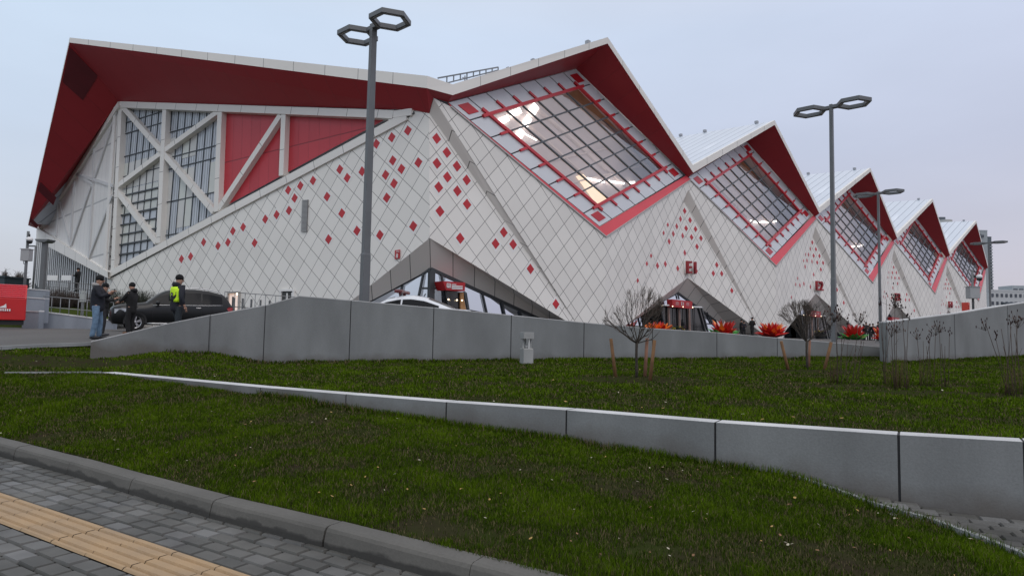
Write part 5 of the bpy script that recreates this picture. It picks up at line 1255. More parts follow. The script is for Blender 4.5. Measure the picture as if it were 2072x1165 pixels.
# ================================================================ VEHICLES
black_paint=mat('black_paint',(.005,.006,.007),.3,0,spec=.35,coat=.12); white_paint=mat('white_paint',(.72,.74,.77),.3,.02,2,coat=.5)
chrome=mat('chrome_trim',(.70,.70,.70),.2,0,metal=.9); tyre_m=mat('tyre',(.012,.012,.012),.85,.2,20); rim_m=mat('alloy_rim',(.50,.50,.52),.3,0,metal=.8)
plast=mat('black_plastic',(.012,.012,.013),.6); lampg=mat('headlamp_glass',(.45,.48,.52),.1,0,spec=.9); taill=mat('tail_lamp',(.35,.01,.015),.15,0,spec=.9)
def car(loc,rz,st,label,cat,paint,Lw,wheels,wr,side_win,ws,rs,head,tail,width=.93,rails=False,dark_low=True):
    """st: stations (x, zlow, zbelt, zroof, half width at belt, half width at roof); x grows towards the rear, nose at x=0"""
    root=empty(cat.replace(' ','_') if cat!='car' else 'parked_car',tuple(loc),label,cat,None,rz)
    xs=[a[0] for a in st]
    def at(x): return [float(np.interp(x,xs,[a[i] for a in st])) for i in range(1,6)]
    def sec(x):
        zl,zb,zr,wb,wr_=at(x); h=zr-zb
        return [(0,zl),(wb*.80,zl),(wb*.965,zl+.10),(wb*1.0,zl+(zb-zl)*.45),(wb*1.005,zl+(zb-zl)*.72),(wb*.975,zb),(wr_*1.03,zr-h*.16-.01),(wr_*.93,zr-h*.05),(wr_*.6,zr+.0),(0,zr+.025)]
    n=len(sec(0)); X=sorted(set(xs+list(np.linspace(xs[0],xs[-1],34).round(3))))
    V=[];Fs=[]
    for x in X:
        S=sec(x)
        for y,z in S: V.append((x,y,z))
        for y,z in S[-2:0:-1]: V.append((x,-y,z))
    k=2*n-2
    for i in range(len(X)-1):
        for j in range(k): Fs.append((i*k+j,(i+1)*k+j,(i+1)*k+(j+1)%k,i*k+(j+1)%k))
    Fs.append(tuple(range(k))); Fs.append(tuple((len(X)-1)*k+j for j in range(k))[::-1])
    mb=MB(); mb.mesh(V,Fs,0,True); body=mb.build('body',paint,root)
    def yb(x,z,off):
        zl,zb,zr,wb,wr_=at(x); h=zr-zb
        P=[(zl+(zb-zl)*.72,wb*1.005),(zb,wb*.975),(zr-h*.16-.01,wr_*1.03)]
        return float(np.interp(z,[p[0] for p in P],[p[1] for p in P]))+off
    for sg in (1,-1):
        # side windows
        for (x0,x1,fl) in side_win:
            mb=MB(); N_=14; V=[];Fs=[]
            for i in range(N_+1):
                x=x0+(x1-x0)*i/N_; zl,zb,zr,wb,wr_=at(x); lo=zb+.025; hi=zr-(zr-zb)*.16-.045; 
                t=(x-x0)/(x1-x0)
                if fl=='f': hi=min(hi,lo+ (hi-lo+.0)*1.0) if False else hi
                hi=max(hi,lo+.01)
                for q in range(4): z=lo+(hi-lo)*q/3; V.append((x,sg*yb(x,z,.012),z))
            for i in range(N_):
                for q in range(3): Fs.append((i*4+q,(i+1)*4+q,(i+1)*4+q+1,i*4+q+1))
            mb.mesh(V,Fs,0,True); mb.build('side_window',glass_car,root)
        # sill, belt trim, handles, mirror
        a,b=side_win[0][0],side_win[-1][1]
        mb=MB(); P=[(x,sg*yb(x,at(x)[1]+.005,.016),at(x)[1]+.005) for x in np.linspace(a,b,12)]; mb.tube(P,.011,6); mb.build('belt_trim',chrome if paint is black_paint else plast,root)
        mb=MB(); P=[(x,sg*(at(x)[3]*.985),at(x)[0]+.06) for x in np.linspace(wheels[0]+wr+.06,wheels[1]-wr-.06,8)]; mb.tube(P,.03,6); mb.build('sill',plast if not dark_low else chrome if paint is black_paint else plast,root)
        for hx in ((side_win[0][1]+side_win[0][0])/2+.35,(side_win[1][0]+side_win[1][1])/2+.35):
            z=at(hx)[1]-.10; mb=MB(); mb.box((hx,sg*(yb(hx,z,.02)),z),(.20,.035,.03)); mb.build('door_handle',chrome if paint is black_paint else paint,root,bevel=.008)
        for dx in (side_win[0][0]+.02,side_win[0][1]+.03,side_win[1][1]+.02):
            z0,z1=at(dx)[0]+.1,at(dx)[1]; mb=MB(); P=[(dx,sg*(yb(dx,max(z,at(dx)[0]+(z1-at(dx)[0])*.72),.003)) if z>at(dx)[0]+.35 else sg*at(dx)[3]*1.004,z) for z in np.linspace(z0+.1,z1,8)]; mb.tube(P,.005,4); mb.build('door_seam',plast,root)
        mx_=side_win[0][0]+.18; mz=at(mx_)[1]+.09; mb=MB(); mb.ball((mx_,sg*(at(mx_)[3]+.13),mz),.12,10,7,0,(.75,1.0,.72)); mb.box((mx_+.02,sg*(at(mx_)[3]+.0),mz-.05),(.08,.12,.04)); mb.build('wing_mirror',paint,root)
        # lamps
        hx,hz,hl,hh=head; mb=MB(); Pq=[]
        for (dx,dz) in ((0,-.5),(.0,.35),(.55,.5),(1,.45),(.8,-.1)):
            x=hx+dx*hl; z=hz+dz*hh; Pq.append((x,sg*(at(x)[3]*1.0+.012),z))
        F_=[(max(hx-.06,xs[0]-.012),sg*(at(hx)[3]*.62),hz+dz*hh) for dz in (-.5,.35)]
        mb.face([Pq[0],Pq[1],Pq[2],Pq[3],Pq[4]]); mb.face([F_[0],F_[1],Pq[1],Pq[0]]); mb.build('headlight',lampg,root)
        tx,tz,tl,thh=tail; Pq=[]
        for (dx,dz) in ((0,-.5),(0,.5),(-.6,.55),(-1,.1),(-.7,-.5)):
            x=tx+dx*tl; Pq.append((x,sg*(at(x)[3]*1.005+.014),tz+dz*thh))
        Bq=[(tx+.02,sg*(at(tx)[3]*.65),tz+dz*thh) for dz in (-.5,.5)]
        mb=MB(); mb.face(Pq); mb.face([Bq[0],Bq[1],Pq[1],Pq[0]]); mb.build('tail_light',taill,root)
        if rails:
            mb=MB(); P=[(x,sg*at(x)[4]*.86,at(x)[2]+.045+(0 if 0<i<9 else -.05)) for i,x in enumerate(np.linspace(ws[1]+.25,rs[0]+.1,10))]; mb.tube(P,.018,6); mb.build('roof_rail',chrome,root)
        # wheels
        for wx_ in wheels:
            y=sg*(at(wx_)[3]*.985); mb=MB(); 
            V=[];Fs=[];kk=28
            prof=[(wr*.62,-.0),(wr*.93,.0),(wr,-.03),(wr,-.2),(wr*.6,-.22)]
            for (rad,dy) in prof:
                for i in range(kk): a=2*math.pi*i/kk; V.append((wx_+rad*math.cos(a),y+sg*(dy+.012),wr+rad*math.sin(a)))
            for q in range(len(prof)-1):
                for i in range(kk): Fs.append((q*kk+i,q*kk+(i+1)%kk,(q+1)*kk+(i+1)%kk,(q+1)*kk+i))
            mb.mesh(V,Fs,0,True); wh=mb.build('wheel',tyre_m,root)
            mb=MB(); R_=wr*.64; V=[]
            for (rad,dy) in ((R_,.016),(R_*.9,.0)):
                for i in range(kk): a=2*math.pi*i/kk; V.append((wx_+rad*math.cos(a),y+sg*dy,wr+rad*math.sin(a)))
            mb.mesh(V,[(i,(i+1)%kk,kk+(i+1)%kk,kk+i) for i in range(kk)],0,True)
            for i in range(5):
                for da in (-.16,.16):
                    a=2*math.pi*i/5+da+.3; c=Vector((wx_,y+sg*.0,wr)); d=Vector((math.cos(a),0,math.sin(a))); mb.bar(c+d*R_*.12,c+d*R_*.93,R_*.15,.03,(0,1,0))
            mb.tube([(wx_,y-sg*.01,wr),(wx_,y+sg*.02,wr)],R_*.2,10); mb.build('rim',rim_m,wh)
            mb=MB(); mb.tube([(wx_,y-sg*.05,wr),(wx_,y-sg*.03,wr)],R_*.92,20); mb.build('brake_shadow',plast,wh)
            # wheel arch: dark ring just proud of the flank
            mb=MB(); V=[];ka=20
            for (rad) in (wr*.98,wr*1.17):
                for i in range(ka+1): a=math.pi*(-.06+1.12*i/ka); V.append((wx_+rad*math.cos(a),y+sg*.035 if rad>wr else y+sg*.02,wr+rad*math.sin(a)))
            mb.mesh(V,[(i,i+1,ka+2+i,ka+1+i) for i in range(ka)],0,True); mb.build('wheel_arch',plast,root)
    # windscreen and rear window
    for nm,(x0,x1) in (('windscreen',ws),('rear_window',rs)):
        mb=MB();V=[];Fs=[];na,nb=8,8
        for i in range(na+1):
            x=x0+(x1-x0)*i/na; zl,zb,zr,wb,wr_=at(x)
            for j in range(nb+1):
                y=(-1+2*j/nb)*.90; zz=zr+.025-(.025 if abs(y)>.6 else .0)-(abs(y)**3)*.03+.014; V.append((x,y*wr_*.98,zz))
        for i in range(na):
            for j in range(nb): Fs.append((i*(nb+1)+j,(i+1)*(nb+1)+j,(i+1)*(nb+1)+j+1,i*(nb+1)+j+1))
        mb.mesh(V,Fs,0,True); mb.build(nm,mat('windscreen_glass',(.06,.075,.08),.06,0,spec=1.) if nm=='windscreen' else glass_car,root)
    # nose
    zl,zb,zr,wb,wr_=at(xs[0]+.02)
    mb=MB(); mb.box((xs[0]-.005,0,(zb+zl)/2+.12),(.04,wb*1.0,.24)); mb.build('grille',plast,root,bevel=.01)
    mb=MB(); mb.box((xs[0]-.03,0,(zb+zl)/2+.14),(.02,wb*.95,.035)); mb.box((xs[0]-.03,0,(zb+zl)/2+.06),(.02,wb*.95,.03)); mb.build('grille_bar',chrome,root)
    mb=MB(); mb.box((xs[0]-.01,0,zl+.09),(.05,wb*1.55,.14)); mb.build('bumper_intake',plast,root,bevel=.01)
    mb=MB(); mb.box((xs[0]-.035,0,zl+.22),(.01,.50,.10)); mb.build('number_plate',mat('plate_white',(.6,.6,.6),.5),root)
    return root
suv_st=[(0,.42,.80,.88,.72,.60),(.10,.30,.88,.98,.85,.70),(.35,.27,.95,1.05,.93,.76),(.9,.27,1.00,1.11,.955,.80),(1.30,.27,1.03,1.17,.96,.80),(1.75,.27,1.06,1.52,.96,.74),(2.1,.27,1.07,1.68,.96,.70),(2.6,.27,1.08,1.765,.96,.69),(3.2,.27,1.09,1.77,.955,.68),(3.8,.28,1.11,1.72,.95,.67),(4.25,.30,1.13,1.62,.93,.65),(4.50,.32,1.13,1.46,.91,.66),(4.70,.36,1.08,1.16,.88,.68),(4.80,.46,.92,.96,.80,.62)]
PS=at_col(220,25.6,zplaza(25.6)); 
# nose at the left; the car is turned slightly so that its nose comes forward
hdg=RIGHT+.58
suv=car(PS,hdg,suv_st,'black SUV parked side on with tinted windows and bright side trim','car',black_paint,4.8,(.90,3.83),.375,((1.52,2.42,'f'),(2.50,3.40,'m'),(3.47,4.28,'r')),(1.36,2.05),(4.33,4.66),(.14,.80,.52,.20),(4.72,.98,.26,.16),rails=True)
sed=[(0,.38,.62,.68,.72,.6),(.12,.22,.70,.78,.84,.7),(.5,.20,.78,.86,.89,.74),(1.15,.20,.86,.94,.90,.76),(1.45,.20,.89,1.06,.90,.68),(1.95,.20,.91,1.33,.90,.62),(2.35,.20,.92,1.43,.90,.60),(2.75,.20,.925,1.45,.90,.59),(3.15,.20,.93,1.39,.90,.59),(3.65,.21,.95,1.20,.89,.60),(4.05,.22,.96,1.04,.87,.66),(4.5,.24,.95,1.01,.83,.68),(4.68,.34,.86,.90,.78,.6)]
suv.scale=(.93,.95,1.0)
# windscreen top and roof positions measured: roof crown near column 832
DP=20.7; PP=at_col(832,DP,0); dirv=Vector((math.cos(RIGHT-.06),math.sin(RIGHT-.06),0)); PP=PP-dirv*2.62; zc=vert_on(PP+dirv*2.62,597.5)-1.475
pol=car(Vector((PP.x,PP.y,zc)),RIGHT-.06,sed,'white police saloon seen over the wall with a dark red roof light bar','police car',white_paint,4.6,(.85,3.55),.315,((1.62,2.42,'f'),(2.47,3.62,'m')),(1.38,2.10),(3.25,3.98),(.12,.62,.5,.16),(4.6,.85,.4,.16))
mb=MB(); 
for y0 in (-.42,.42): mb.box((2.30,y0,1.575),(.26,.34,.10))
mb.box((2.30,0,1.575),(.24,.5,.09)); mb.box((2.30,.3,1.50),(.10,.06,.08)); mb.box((2.30,-.3,1.50),(.10,.06,.08)); lb=mb.build('light_bar',mat('light_bar_red',(.13,.008,.010),.2,0,spec=.9),pol,bevel=.03)
mb=MB(); mb.tube([(3.0,0,1.45),(3.06,0,1.53)],.02,6); mb.build('antenna',plast,pol)
# ================================================================ FLOWER SCULPTURES
pet_red=mat('petal_red',(.50,.018,.015),.4,.12,3); pet_or=mat('petal_orange',(.85,.20,.02),.4,.15,3); leaf_g=mat('sculpture_green',(.05,.30,.05),.45,.2,3); pet_pale=mat('petal_white',(.7,.62,.6),.5)
def petal(mb,base,dirv,up_,L,w,mi,fold=.18):
    d=(dirv.normalized()*.0+dirv); 
    s=Vector((-dirv.y,dirv.x,0)).normalized()
    tip=base+dirv.normalized()*L*math.cos(up_)+Vector((0,0,L*math.sin(up_))); mid=base.lerp(tip,.55); nrm=(tip-base).cross(s).normalized()*L*fold
    a,b=mid+s*w,mid-s*w; bk_=mid+nrm
    mb.mesh([base,a,tip,b,bk_,base+nrm*.3],[(0,1,4),(1,2,4),(2,3,4),(3,0,4),(0,3,2,1)],mi)
def flower(px,D,R,H,seed,label,leaves=False,pale=False,mix=.35):
    R*=1.12; H*=1.25; P=at_col(px,D,zplaza(D)); r=random.Random(seed); root=empty('flower_sculpture',tuple(P),label,'sculpture','large flower sculptures on the plaza')
    mb=MB()
    for ring,(n_,el,l_,w_) in enumerate(((12,.34,R*1.0,.24),(14,.72,R*1.05,.20),(13,1.02,H*1.12,.17),(9,1.32,H*1.02,.13))):
        for i in range(n_):
            a=2*math.pi*(i+.5*ring)/n_+r.uniform(-.08,.08); d=Vector((math.cos(a),math.sin(a),0)); e=el+r.uniform(-.07,.07)
            mi=0
            if ring in(1,2) and r.random()<mix: mi=1
            if pale and ring==3 and r.random()<.5: mi=2
            petal(mb,d*.12*R+Vector((0,0,.05)),d,e,l_*r.uniform(.88,1.08),w_*R*1.1,mi)
    mb.build('petals',[pet_red,pet_or,pet_pale],root)
    if leaves:
        mb=MB()
        for i in range(18):
            a=2*math.pi*i/18+r.uniform(-.1,.1); d=Vector((math.cos(a),math.sin(a),0)); petal(mb,d*R*.35,d,r.uniform(.15,.75),R*r.uniform(.8,1.15),.26*R,0)
        mb.build('leaves',leaf_g,root)
flower(1332,57,1.32,1.05,1,'orange and red flower sculpture behind the nearer bare tree, mostly hidden by the wall',mix=.8)
flower(1464,60,1.15,1.30,2,'red flower sculpture with green leaves left of the two people in black',leaves=True,pale=True,mix=.1)
flower(1562,58,1.28,1.18,3,'large red and orange flower sculpture right of the long coated person, without leaves',mix=.45)
flower(1727,66,1.0,1.30,4,'red flower sculpture with green leaves beside the distant group of people',leaves=True,mix=.0)
flower(1785,58,.75,1.0,5,'red flower sculpture half hidden behind the third lamp post',mix=.2)
# planters
def planter(px,D,lab,s=1.):
    P=at_col(px,D,zplaza(D)); root=empty('planter',tuple(P),lab,'planter','dark planters at the entrances'); r=random.Random(int(px))
    mb=MB(); V=[];k=14
    for rad,z in ((.42,0),(.55,.55),(.60,.6),(.52,.6)):
        for i in range(k): a=2*math.pi*i/k; V.append((rad*s*math.cos(a),rad*s*math.sin(a),z*s))
    mb.mesh(V,[(q*k+i,q*k+(i+1)%k,(q+1)*k+(i+1)%k,(q+1)*k+i) for q in range(3) for i in range(k)],0); mb.build('pot',plast,root)
    mb=MB()
    for i in range(60): a=r.random()*6.28; q=r.random()**.5*.55*s; mb.ball((q*math.cos(a),q*math.sin(a),(.62+.22*r.random())*s),.06*s,5,4,r.choice((0,0,1,2)))
    mb.build('flowers',[mat('planter_green',(.03,.06,.02),.8),mat('flower_yellow',(.45,.32,.03),.6),mat('flower_purple',(.06,.02,.05),.7)],root)
planter(1372,61,'dark round planter with yellow and purple flowers before the first entrance',1.15)
planter(1660,78,'dark planter with yellow flowers before the second entrance',1.2)
# ================================================================ LEFT EDGE: kiosk, steps, railings, hedges, masts
red_k=mat('kiosk_red',(.55,.012,.015),.4,.10,.8); red_k2=mat('kiosk_roof_red',(.60,.04,.06),.45,.06,.8)
def kiosk():
    D=27.; z=zplaza(D); A=at_col(50,D,z); A.z=vert_on((A.x,A.y,0),648); 
    rx=Vector((rt.x,rt.y,0)); fw_=Vector((A.x,A.y,0)).normalized(); rx=Vector((fw_.y,-fw_.x,0))
    root=empty('red_booth',tuple(A),'bright red booth with a ribbed sloping top and a white emblem at the left edge','booth')
    w=2.6; d=1.5; h1=vert_on(A,604)-A.z; h2=vert_on(A+fw_*.9,577)-A.z
    f=[Vector((0,0,0)),-rx*w,-rx*w+Vector((0,0,h1)),Vector((0,0,h1))]
    mb=MB(); prof=[(0,0),(0,h1),(.85,h2),(d,h2),(d,0)]
    R_=[fw_*a+Vector((0,0,b)) for a,b in prof]; L_2=[p-rx*w for p in R_]; R_=[p for p in R_]
    mb.mesh(R_+L_2,[(0,1,2,3,4),(9,8,7,6,5),(0,5,6,1),(2,7,8,3),(3,8,9,4),(4,9,5,0),(1,6,7,2)]); mb.build('body',red_k,root,bevel=.03)
    mb=MB()
    for i in range(7):
        t=(i+.3)/7; a=R_[1].lerp(R_[2],t)+Vector((0,0,.02)); mb.bar(a-rx*.06,a-rx*(w-.02),.07,.035,(-fw_*.5+Vector((0,0,1))))
    mb.build('roof_rib',red_k2,root)
    mb=MB(); c=-rx*.68*1.1+Vector((0,0,h1*.52))-fw_*.02
    mb.prism([c-rx*.18+Vector((0,0,.02)),c+rx*.10+Vector((0,0,.02)),c+rx*.08+Vector((0,0,.20)),c+rx*.0+Vector((0,0,.12))],-fw_,.01)
    mb.build('emblem',sign_white,root)
    mb=MB()
    for i in range(7): mb.box(c+rx*(-.22+.072*i)+Vector((0,0,-.06)),(.045,.045,.085),math.atan2(rx.y,rx.x))
    mb.build('lettering',sign_white,root)
    mb=MB(); mb.box(-rx*w/2+fw_*.7+Vector((0,0,-.10)),(w*.96,1.2,.2),math.atan2(rx.y,rx.x)); mb.build('base',plast,root)
    return root
kiosk()
RX=Vector((rt.x,rt.y,0)); FW=Vector((fwd.x,fwd.y,0)).normalized()
def wall_px(root_label,pts,th,name='terrace_wall',material=None,cat='wall'):
    """pts: (px, bottom row, top row, depth)"""
    P=[at_col(a,d,0) for a,b,c,d in pts]; B=[vert_on(p,q[1]) for p,q in zip(P,pts)]; T_=[vert_on(p,q[2]) for p,q in zip(P,pts)]
    root=empty(name,(P[0].x,P[0].y,B[0]),root_label,cat)
    body=MB(); cp=MB()
    for i in range(len(P)-1):
        a,b=P[i],P[i+1]
        for mbx,z0a,z1a,z0b,z1b,o in ((body,B[i]-.3,T_[i]-.05,B[i+1]-.3,T_[i+1]-.05,0),(cp,T_[i]-.05,T_[i],T_[i+1]-.05,T_[i+1],.03)):
            V=[]
            for p,zl,zh in ((a,z0a,z1a),(b,z0b,z1b)):
                V+=[Vector((p.x,p.y,zl))-FW*o,Vector((p.x,p.y,zh))-FW*o,Vector((p.x,p.y,zh))+FW*th,Vector((p.x,p.y,zl))+FW*th]
            mbx.mesh(V,[(0,4,5,1),(1,5,6,2),(2,6,7,3),(3,7,4,0),(0,1,2,3),(4,7,6,5)])
    put(body,'wall_body',material or conc,root,root=root); put(cp,'coping',cope,root,root=root); return root
blue_conc=concrete_mat('blue_grey_concrete',(.27,.30,.34))
wall_px('stepped grey terrace wall right of the red booth, lowest tier',((45,652,628,29),(78,652,629,29),(79,652,628,29.2)),.3,material=blue_conc)
wall_px('taller grey terrace wall tier directly behind the red booth',((44,640,600,30),(88,640,603,30)),.3,material=blue_conc)
wall_px('uppermost grey terrace wall tier behind the red booth',((44,610,583,31.5),(88,610,586,31.5)),.3,material=blue_conc)
wall_px('low grey wall running from the terrace behind the people towards the black car',((80,653,629.5,30.5),(127,653,635,31),(230,656,648,32)),.3,material=blue_conc)
# raised green bank with shrubs behind it
bank=MB(); zb=zplaza(40)
ptsb=[atd(60,628,33),atd(235,646,34),atd(330,652,45),atd(40,585,60),atd(60,600,45),atd(250,615,50)]
fl_=[atd(-60,620,31.8),atd(80,629,31.8),atd(235,648,33)]; bk_=[atd(-60,600,60),atd(90,602,60),atd(280,622,62)]
for i in range(2): bank.face([fl_[i],fl_[i+1],bk_[i+1],bk_[i]])
for i in range(2): bank.face([bk_[i],bk_[i+1],Vector((bk_[i+1].x,bk_[i+1].y,-1)),Vector((bk_[i].x,bk_[i].y,-1))]); bank.face([fl_[i],Vector((fl_[i].x,fl_[i].y,-1)),Vector((fl_[i+1].x,fl_[i+1].y,-1)),fl_[i+1]])
tag(bank.build('grass_bank',mat('bank_grass',(.035,.055,.012),.95,0,1.2,.5,col2=(.060,.075,.02),spec=0)),kind='structure')
shrub_m=mat('shrub_twig',(.060,.045,.038),.9,.3,6); shrub_g=mat('shrub_dark',(.030,.035,.022),.9,.3,6)
def shrub(px0,px1,row_b,row_t,D,label,seed,m=None,n=260,cat='shrub'):
    r=random.Random(seed); B=at_col((px0+px1)/2,D,0); zb=vert_on(B,row_b); zt=vert_on(B,row_t); W_=abs(px1-px0)/F*D; root_loc=Vector((B.x,B.y,zb)); mb=MB()
    for i in range(n):
        a=RX*r.uniform(-.5,.5)*W_+FW*r.uniform(-.7,.7); h=(zt-zb)*r.uniform(.55,1.08); t=a+RX*r.gauss(0,.12)+FW*r.gauss(0,.1)+Vector((0,0,h)); mid=a.lerp(t,.55)+RX*r.gauss(0,.05)
        mb.tube([a,mid,t],[.013,.009,.004],3)
        for q in range(4):
            s_=a.lerp(t,r.uniform(.35,.95)); mb.tube([s_,s_+RX*r.gauss(0,.16)+FW*r.gauss(0,.1)+Vector((0,0,r.uniform(.02,.22)))],[.006,.003],3)
    o=mb.build('shrub',m or shrub_m,None,recalc=False); o.location=root_loc; tag(o,label,cat,'leafless shrubs along the end facade')
shrub(92,130,628,585,40,'brown leafless shrub behind the low wall, leftmost under the slatted facade',1)
shrub(128,168,628,592,42,'brown leafless shrub behind the low wall, between the leftmost shrub and the jeans man',2)
shrub(212,246,640,588,36,'dark leafless shrub between the men and the black car bonnet',3,shrub_g)
shrub(262,300,628,590,40,'dark leafless shrub behind the car windscreen',4,shrub_g)
# railings
rail_m=mat('galvanised_rail',(.22,.225,.23),.4,.1,5,metal=.3)
def railing(pts,n,label,rows=(1.0,),r=.022,post=True,pr=.018):
    """pts: (px,row of the top rail,depth) , posts go down by post height"""
    P=[atd(a,b,d) for a,b,d in pts]; root=empty('railing',tuple(P[0]-Vector((0,0,rows[0]))),label,'railing'); base=P[0]-Vector((0,0,rows[0]))
    for h in rows:
        mb=MB(); mb.tube([p-Vector((0,0,rows[0]-h))-base for p in P],r,6); mb.build('rail',rail_m,root)
    R_=resample(P,n)
    for p in R_: mb=MB(); mb.tube([p-base,p-Vector((0,0,rows[0]))-base],pr,6); mb.build('post',rail_m,root)
railing(((88,599,31),(130,603,31.2),(230,612,32)),9,'thin metal railing on the low wall behind the people',(1.05,.55))
railing(((80,566,44),(170,574,46),(214,578,47)),8,'upper metal railing in front of the slatted wall',(1.1,.7))
railing(((455,590,34),(560,598,34),(620,602,34)),9,'slim railing with dark posts between the black car and the building',(1.3,.55),r=.02,pr=.02)
for i,px in enumerate((456,471,488.5,506,524.5,543,562)):
    P=at_col(px,33.8,zplaza(34)); top=vert_on(P,601+i*1.4); mb=MB(); mb.tube([Vector((0,0,0)),Vector((0,0,top-P.z))],.055,8); o=mb.build('bollard',grey_metal); o.location=P
    tag(o,['dark slim bollard right behind the black car tail','dark slim bollard in front of the lit service door','third dark slim bollard from the black car, right of the lit door','fourth dark slim bollard from the black car along the railing','fifth dark slim bollard from the black car along the railing','sixth dark slim bollard, just before the wall hides the row','seventh dark slim bollard, nearly hidden by the wall near the service window'][i],'bollard','dark bollards along the railing')
# masts at the left edge
def cctv(px,D,foot,top,boxr,dome,label,w=.05,bw=22):
    P=at_col(px,D,0); zf=vert_on(P,foot); root=empty('camera_mast',(P.x,P.y,zf),label,'camera mast','camera masts with control boxes')
    zt=vert_on(P,top)-zf; mb=MB(); mb.tube([(0,0,0),(0,0,zt)],[w*1.15,w],10); mb.build('pole',lamp_grey,root)
    zb0,zb1=vert_on(P,boxr[1])-zf,vert_on(P,boxr[0])-zf; W_=bw/F*D
    mb=MB(); mb.box((0,0,(zb0+zb1)/2),(W_,W_*.7,zb1-zb0),RIGHT); bx=mb.build('control_box',mat('box_grey',(.36,.365,.37),.5,.06,3),root,bevel=.01)
    mb=MB(); mb.box((0,0,zb1+.02),(W_*1.15,W_*.85,.03),RIGHT); mb.build('box_lid',mat('lid_grey',(.45,.45,.45),.5),bx)
    mb=MB(); q=-FW*.12; mb.tube([Vector((-.1,0,zb0))*1,Vector((-.1,0,zb0-.14)),Vector((0,0,zb0-.16))],.015,6); mb.build('cable',plast,bx)
    zd=vert_on(P,dome)-zf; c=RX*(.14 if px>1000 else .08)*2-FW*.1
    mb=MB(); mb.tube([Vector((0,0,zd+.35)),c+Vector((0,0,zd+.32)),c+Vector((0,0,zd+.15))],.025,6); dm=mb.build('camera_arm',plast,root)
    mb=MB(); mb.ball(c+Vector((0,0,zd+.08)),.15,12,8,0,(1,1,.8)); mb.build('camera_hood',sign_white,dm)
    mb=MB(); mb.ball(c+Vector((0,0,zd-.02)),.135,12,8,0,(1,1,.95)); mb.build('camera_dome',door_dark,dm)
    mb=MB(); mb.box((RX*.10)+Vector((0,0,zt-.35)),(.14,.08,.1),RIGHT); mb.build('sensor',plast,root)
cctv(45,31,640,468,(505,528),488,'camera mast with grey control box and white dome behind the red booth',.06,17)
cctv(1971,33,640,546,(581,604),563,'camera mast with grey control box behind the ramp wall at the far right',.05,20)
def hook_pole(px,D,foot,top,armpx,label):
    P=at_col(px,D,0); zf=vert_on(P,foot); Q=at_col(armpx,D,0); zt=vert_on(P,top)-zf; mb=MB(); w=.055
    mb.tube([Vector((0,0,0)),Vector((0,0,zt))],w,8); mb.bar(Vector((0,0,zt)),Vector((Q.x-P.x,Q.y-P.y,zt)),.09,.09,(0,0,1)); o=mb.build('hooked_post',lamp_grey); o.location=(P.x,P.y,zf); tag(o,label,'post')
hook_pole(62,42,590,498,44,'thin grey post bent into a short horizontal arm, between the camera mast and lamp post')
# distant dark hut and tree line at the left edge, white boards by the slats
P=atd(12,583,60); mb=MB(); mb.box((0,0,0),(4.2,3,1.6),RIGHT); mb.box((0,0,.85),(4.4,3.2,.12),RIGHT); o=mb.build('hut',mat('hut_blue',(.035,.055,.065),.7,.1,1)); o.location=at_col(-12,60,vert_on(at_col(-12,60,0),580)); tag(o,'low dark hut with flat roof behind the red booth','hut')
for i,(a,b) in enumerate(((90,111),(119,138))):
    P=at_col((a+b)/2,46,0); zc_=vert_on(P,562); W_=(b-a)/F*46; root=empty('notice_board',(P.x,P.y,zc_-.9),('white board left of the pair in front of the slatted wall','white board right of the pair in front of the slatted wall')[i],'board'); mb=MB(); mb.box((0,0,.9),(W_,.05,.36),RIGHT); mb.build('board',sign_white,root); mb=MB()
    for sg in (-1,1): mb.tube([RX*sg*W_*.4,RX*sg*W_*.4+Vector((0,0,.9))],.02,6)
    mb.build('board_legs',lamp_grey,root)
P=at_col(165,33,0); zf=vert_on(P,640); root=empty('info_post',(P.x,P.y,zf),'small pale control post on the grass behind the low wall, left of the men','post'); mb=MB(); mb.box((0,0,.45),(.10,.10,.9),RIGHT); mb.build('stem',rail_m,root); mb=MB(); mb.box((0,0,.95),(.24,.16,.42),RIGHT); mb.box((0,0,1.25),(.20,.12,.12),RIGHT); mb.build('head',mat('post_pale',(.4,.42,.4),.5),root)
P=at_col(152,47,0); person(Vector((P.x,P.y,vert_on(P,590))),LEFT,1.75,'distant person in black on the upper walk in front of the slatted wall',blk,blk2,shoe,detail=False)
def far_tree(px,D,foot,top,R,seed,label):
    P=at_col(px,D,0); zf=vert_on(P,foot); zt=vert_on(P,top); H=zt-zf; r=random.Random(seed); root=empty('far_tree',(P.x,P.y,zf),label,'tree','bare trees on the horizon at the left')
    mb=MB(); mb.tube([(0,0,0),(0,0,H*.5)],[.22,.14],6); mb.build('trunk',bark,root); mb=MB()
    for i in range(150):
        a=r.random()*6.28; el=r.uniform(.2,1.5); p=Vector((0,0,H*r.uniform(.2,.5))); d=Vector((math.cos(a)*math.cos(el)*R/(H*.6),math.sin(a)*math.cos(el)*R/(H*.6),math.sin(el))); l=H*r.uniform(.25,.55)
        q=p+d*l; mb.tube([p,p.lerp(q,.5)+Vector((0,0,.1)),q],[.07,.05,.03],3)
        for k in range(3): s_=p.lerp(q,r.uniform(.5,1)); mb.tube([s_,s_+Vector((r.gauss(0,.5),r.gauss(0,.5),r.uniform(.1,.8)))],[.035,.02],3)
    mb.build('crown',twig,root,recalc=False)
for i,(px,top,R) in enumerate(((4,545,1.2),(26,560,2.),(34,548,2.2),(44,566,2.))):
    far_tree(px,150,596,top,R,20+i,['slender distant bare tree at the extreme left','low distant bare tree just right of the extreme left one','tallest distant bare tree left of the camera mast','low distant bare tree directly behind the camera mast'][i])
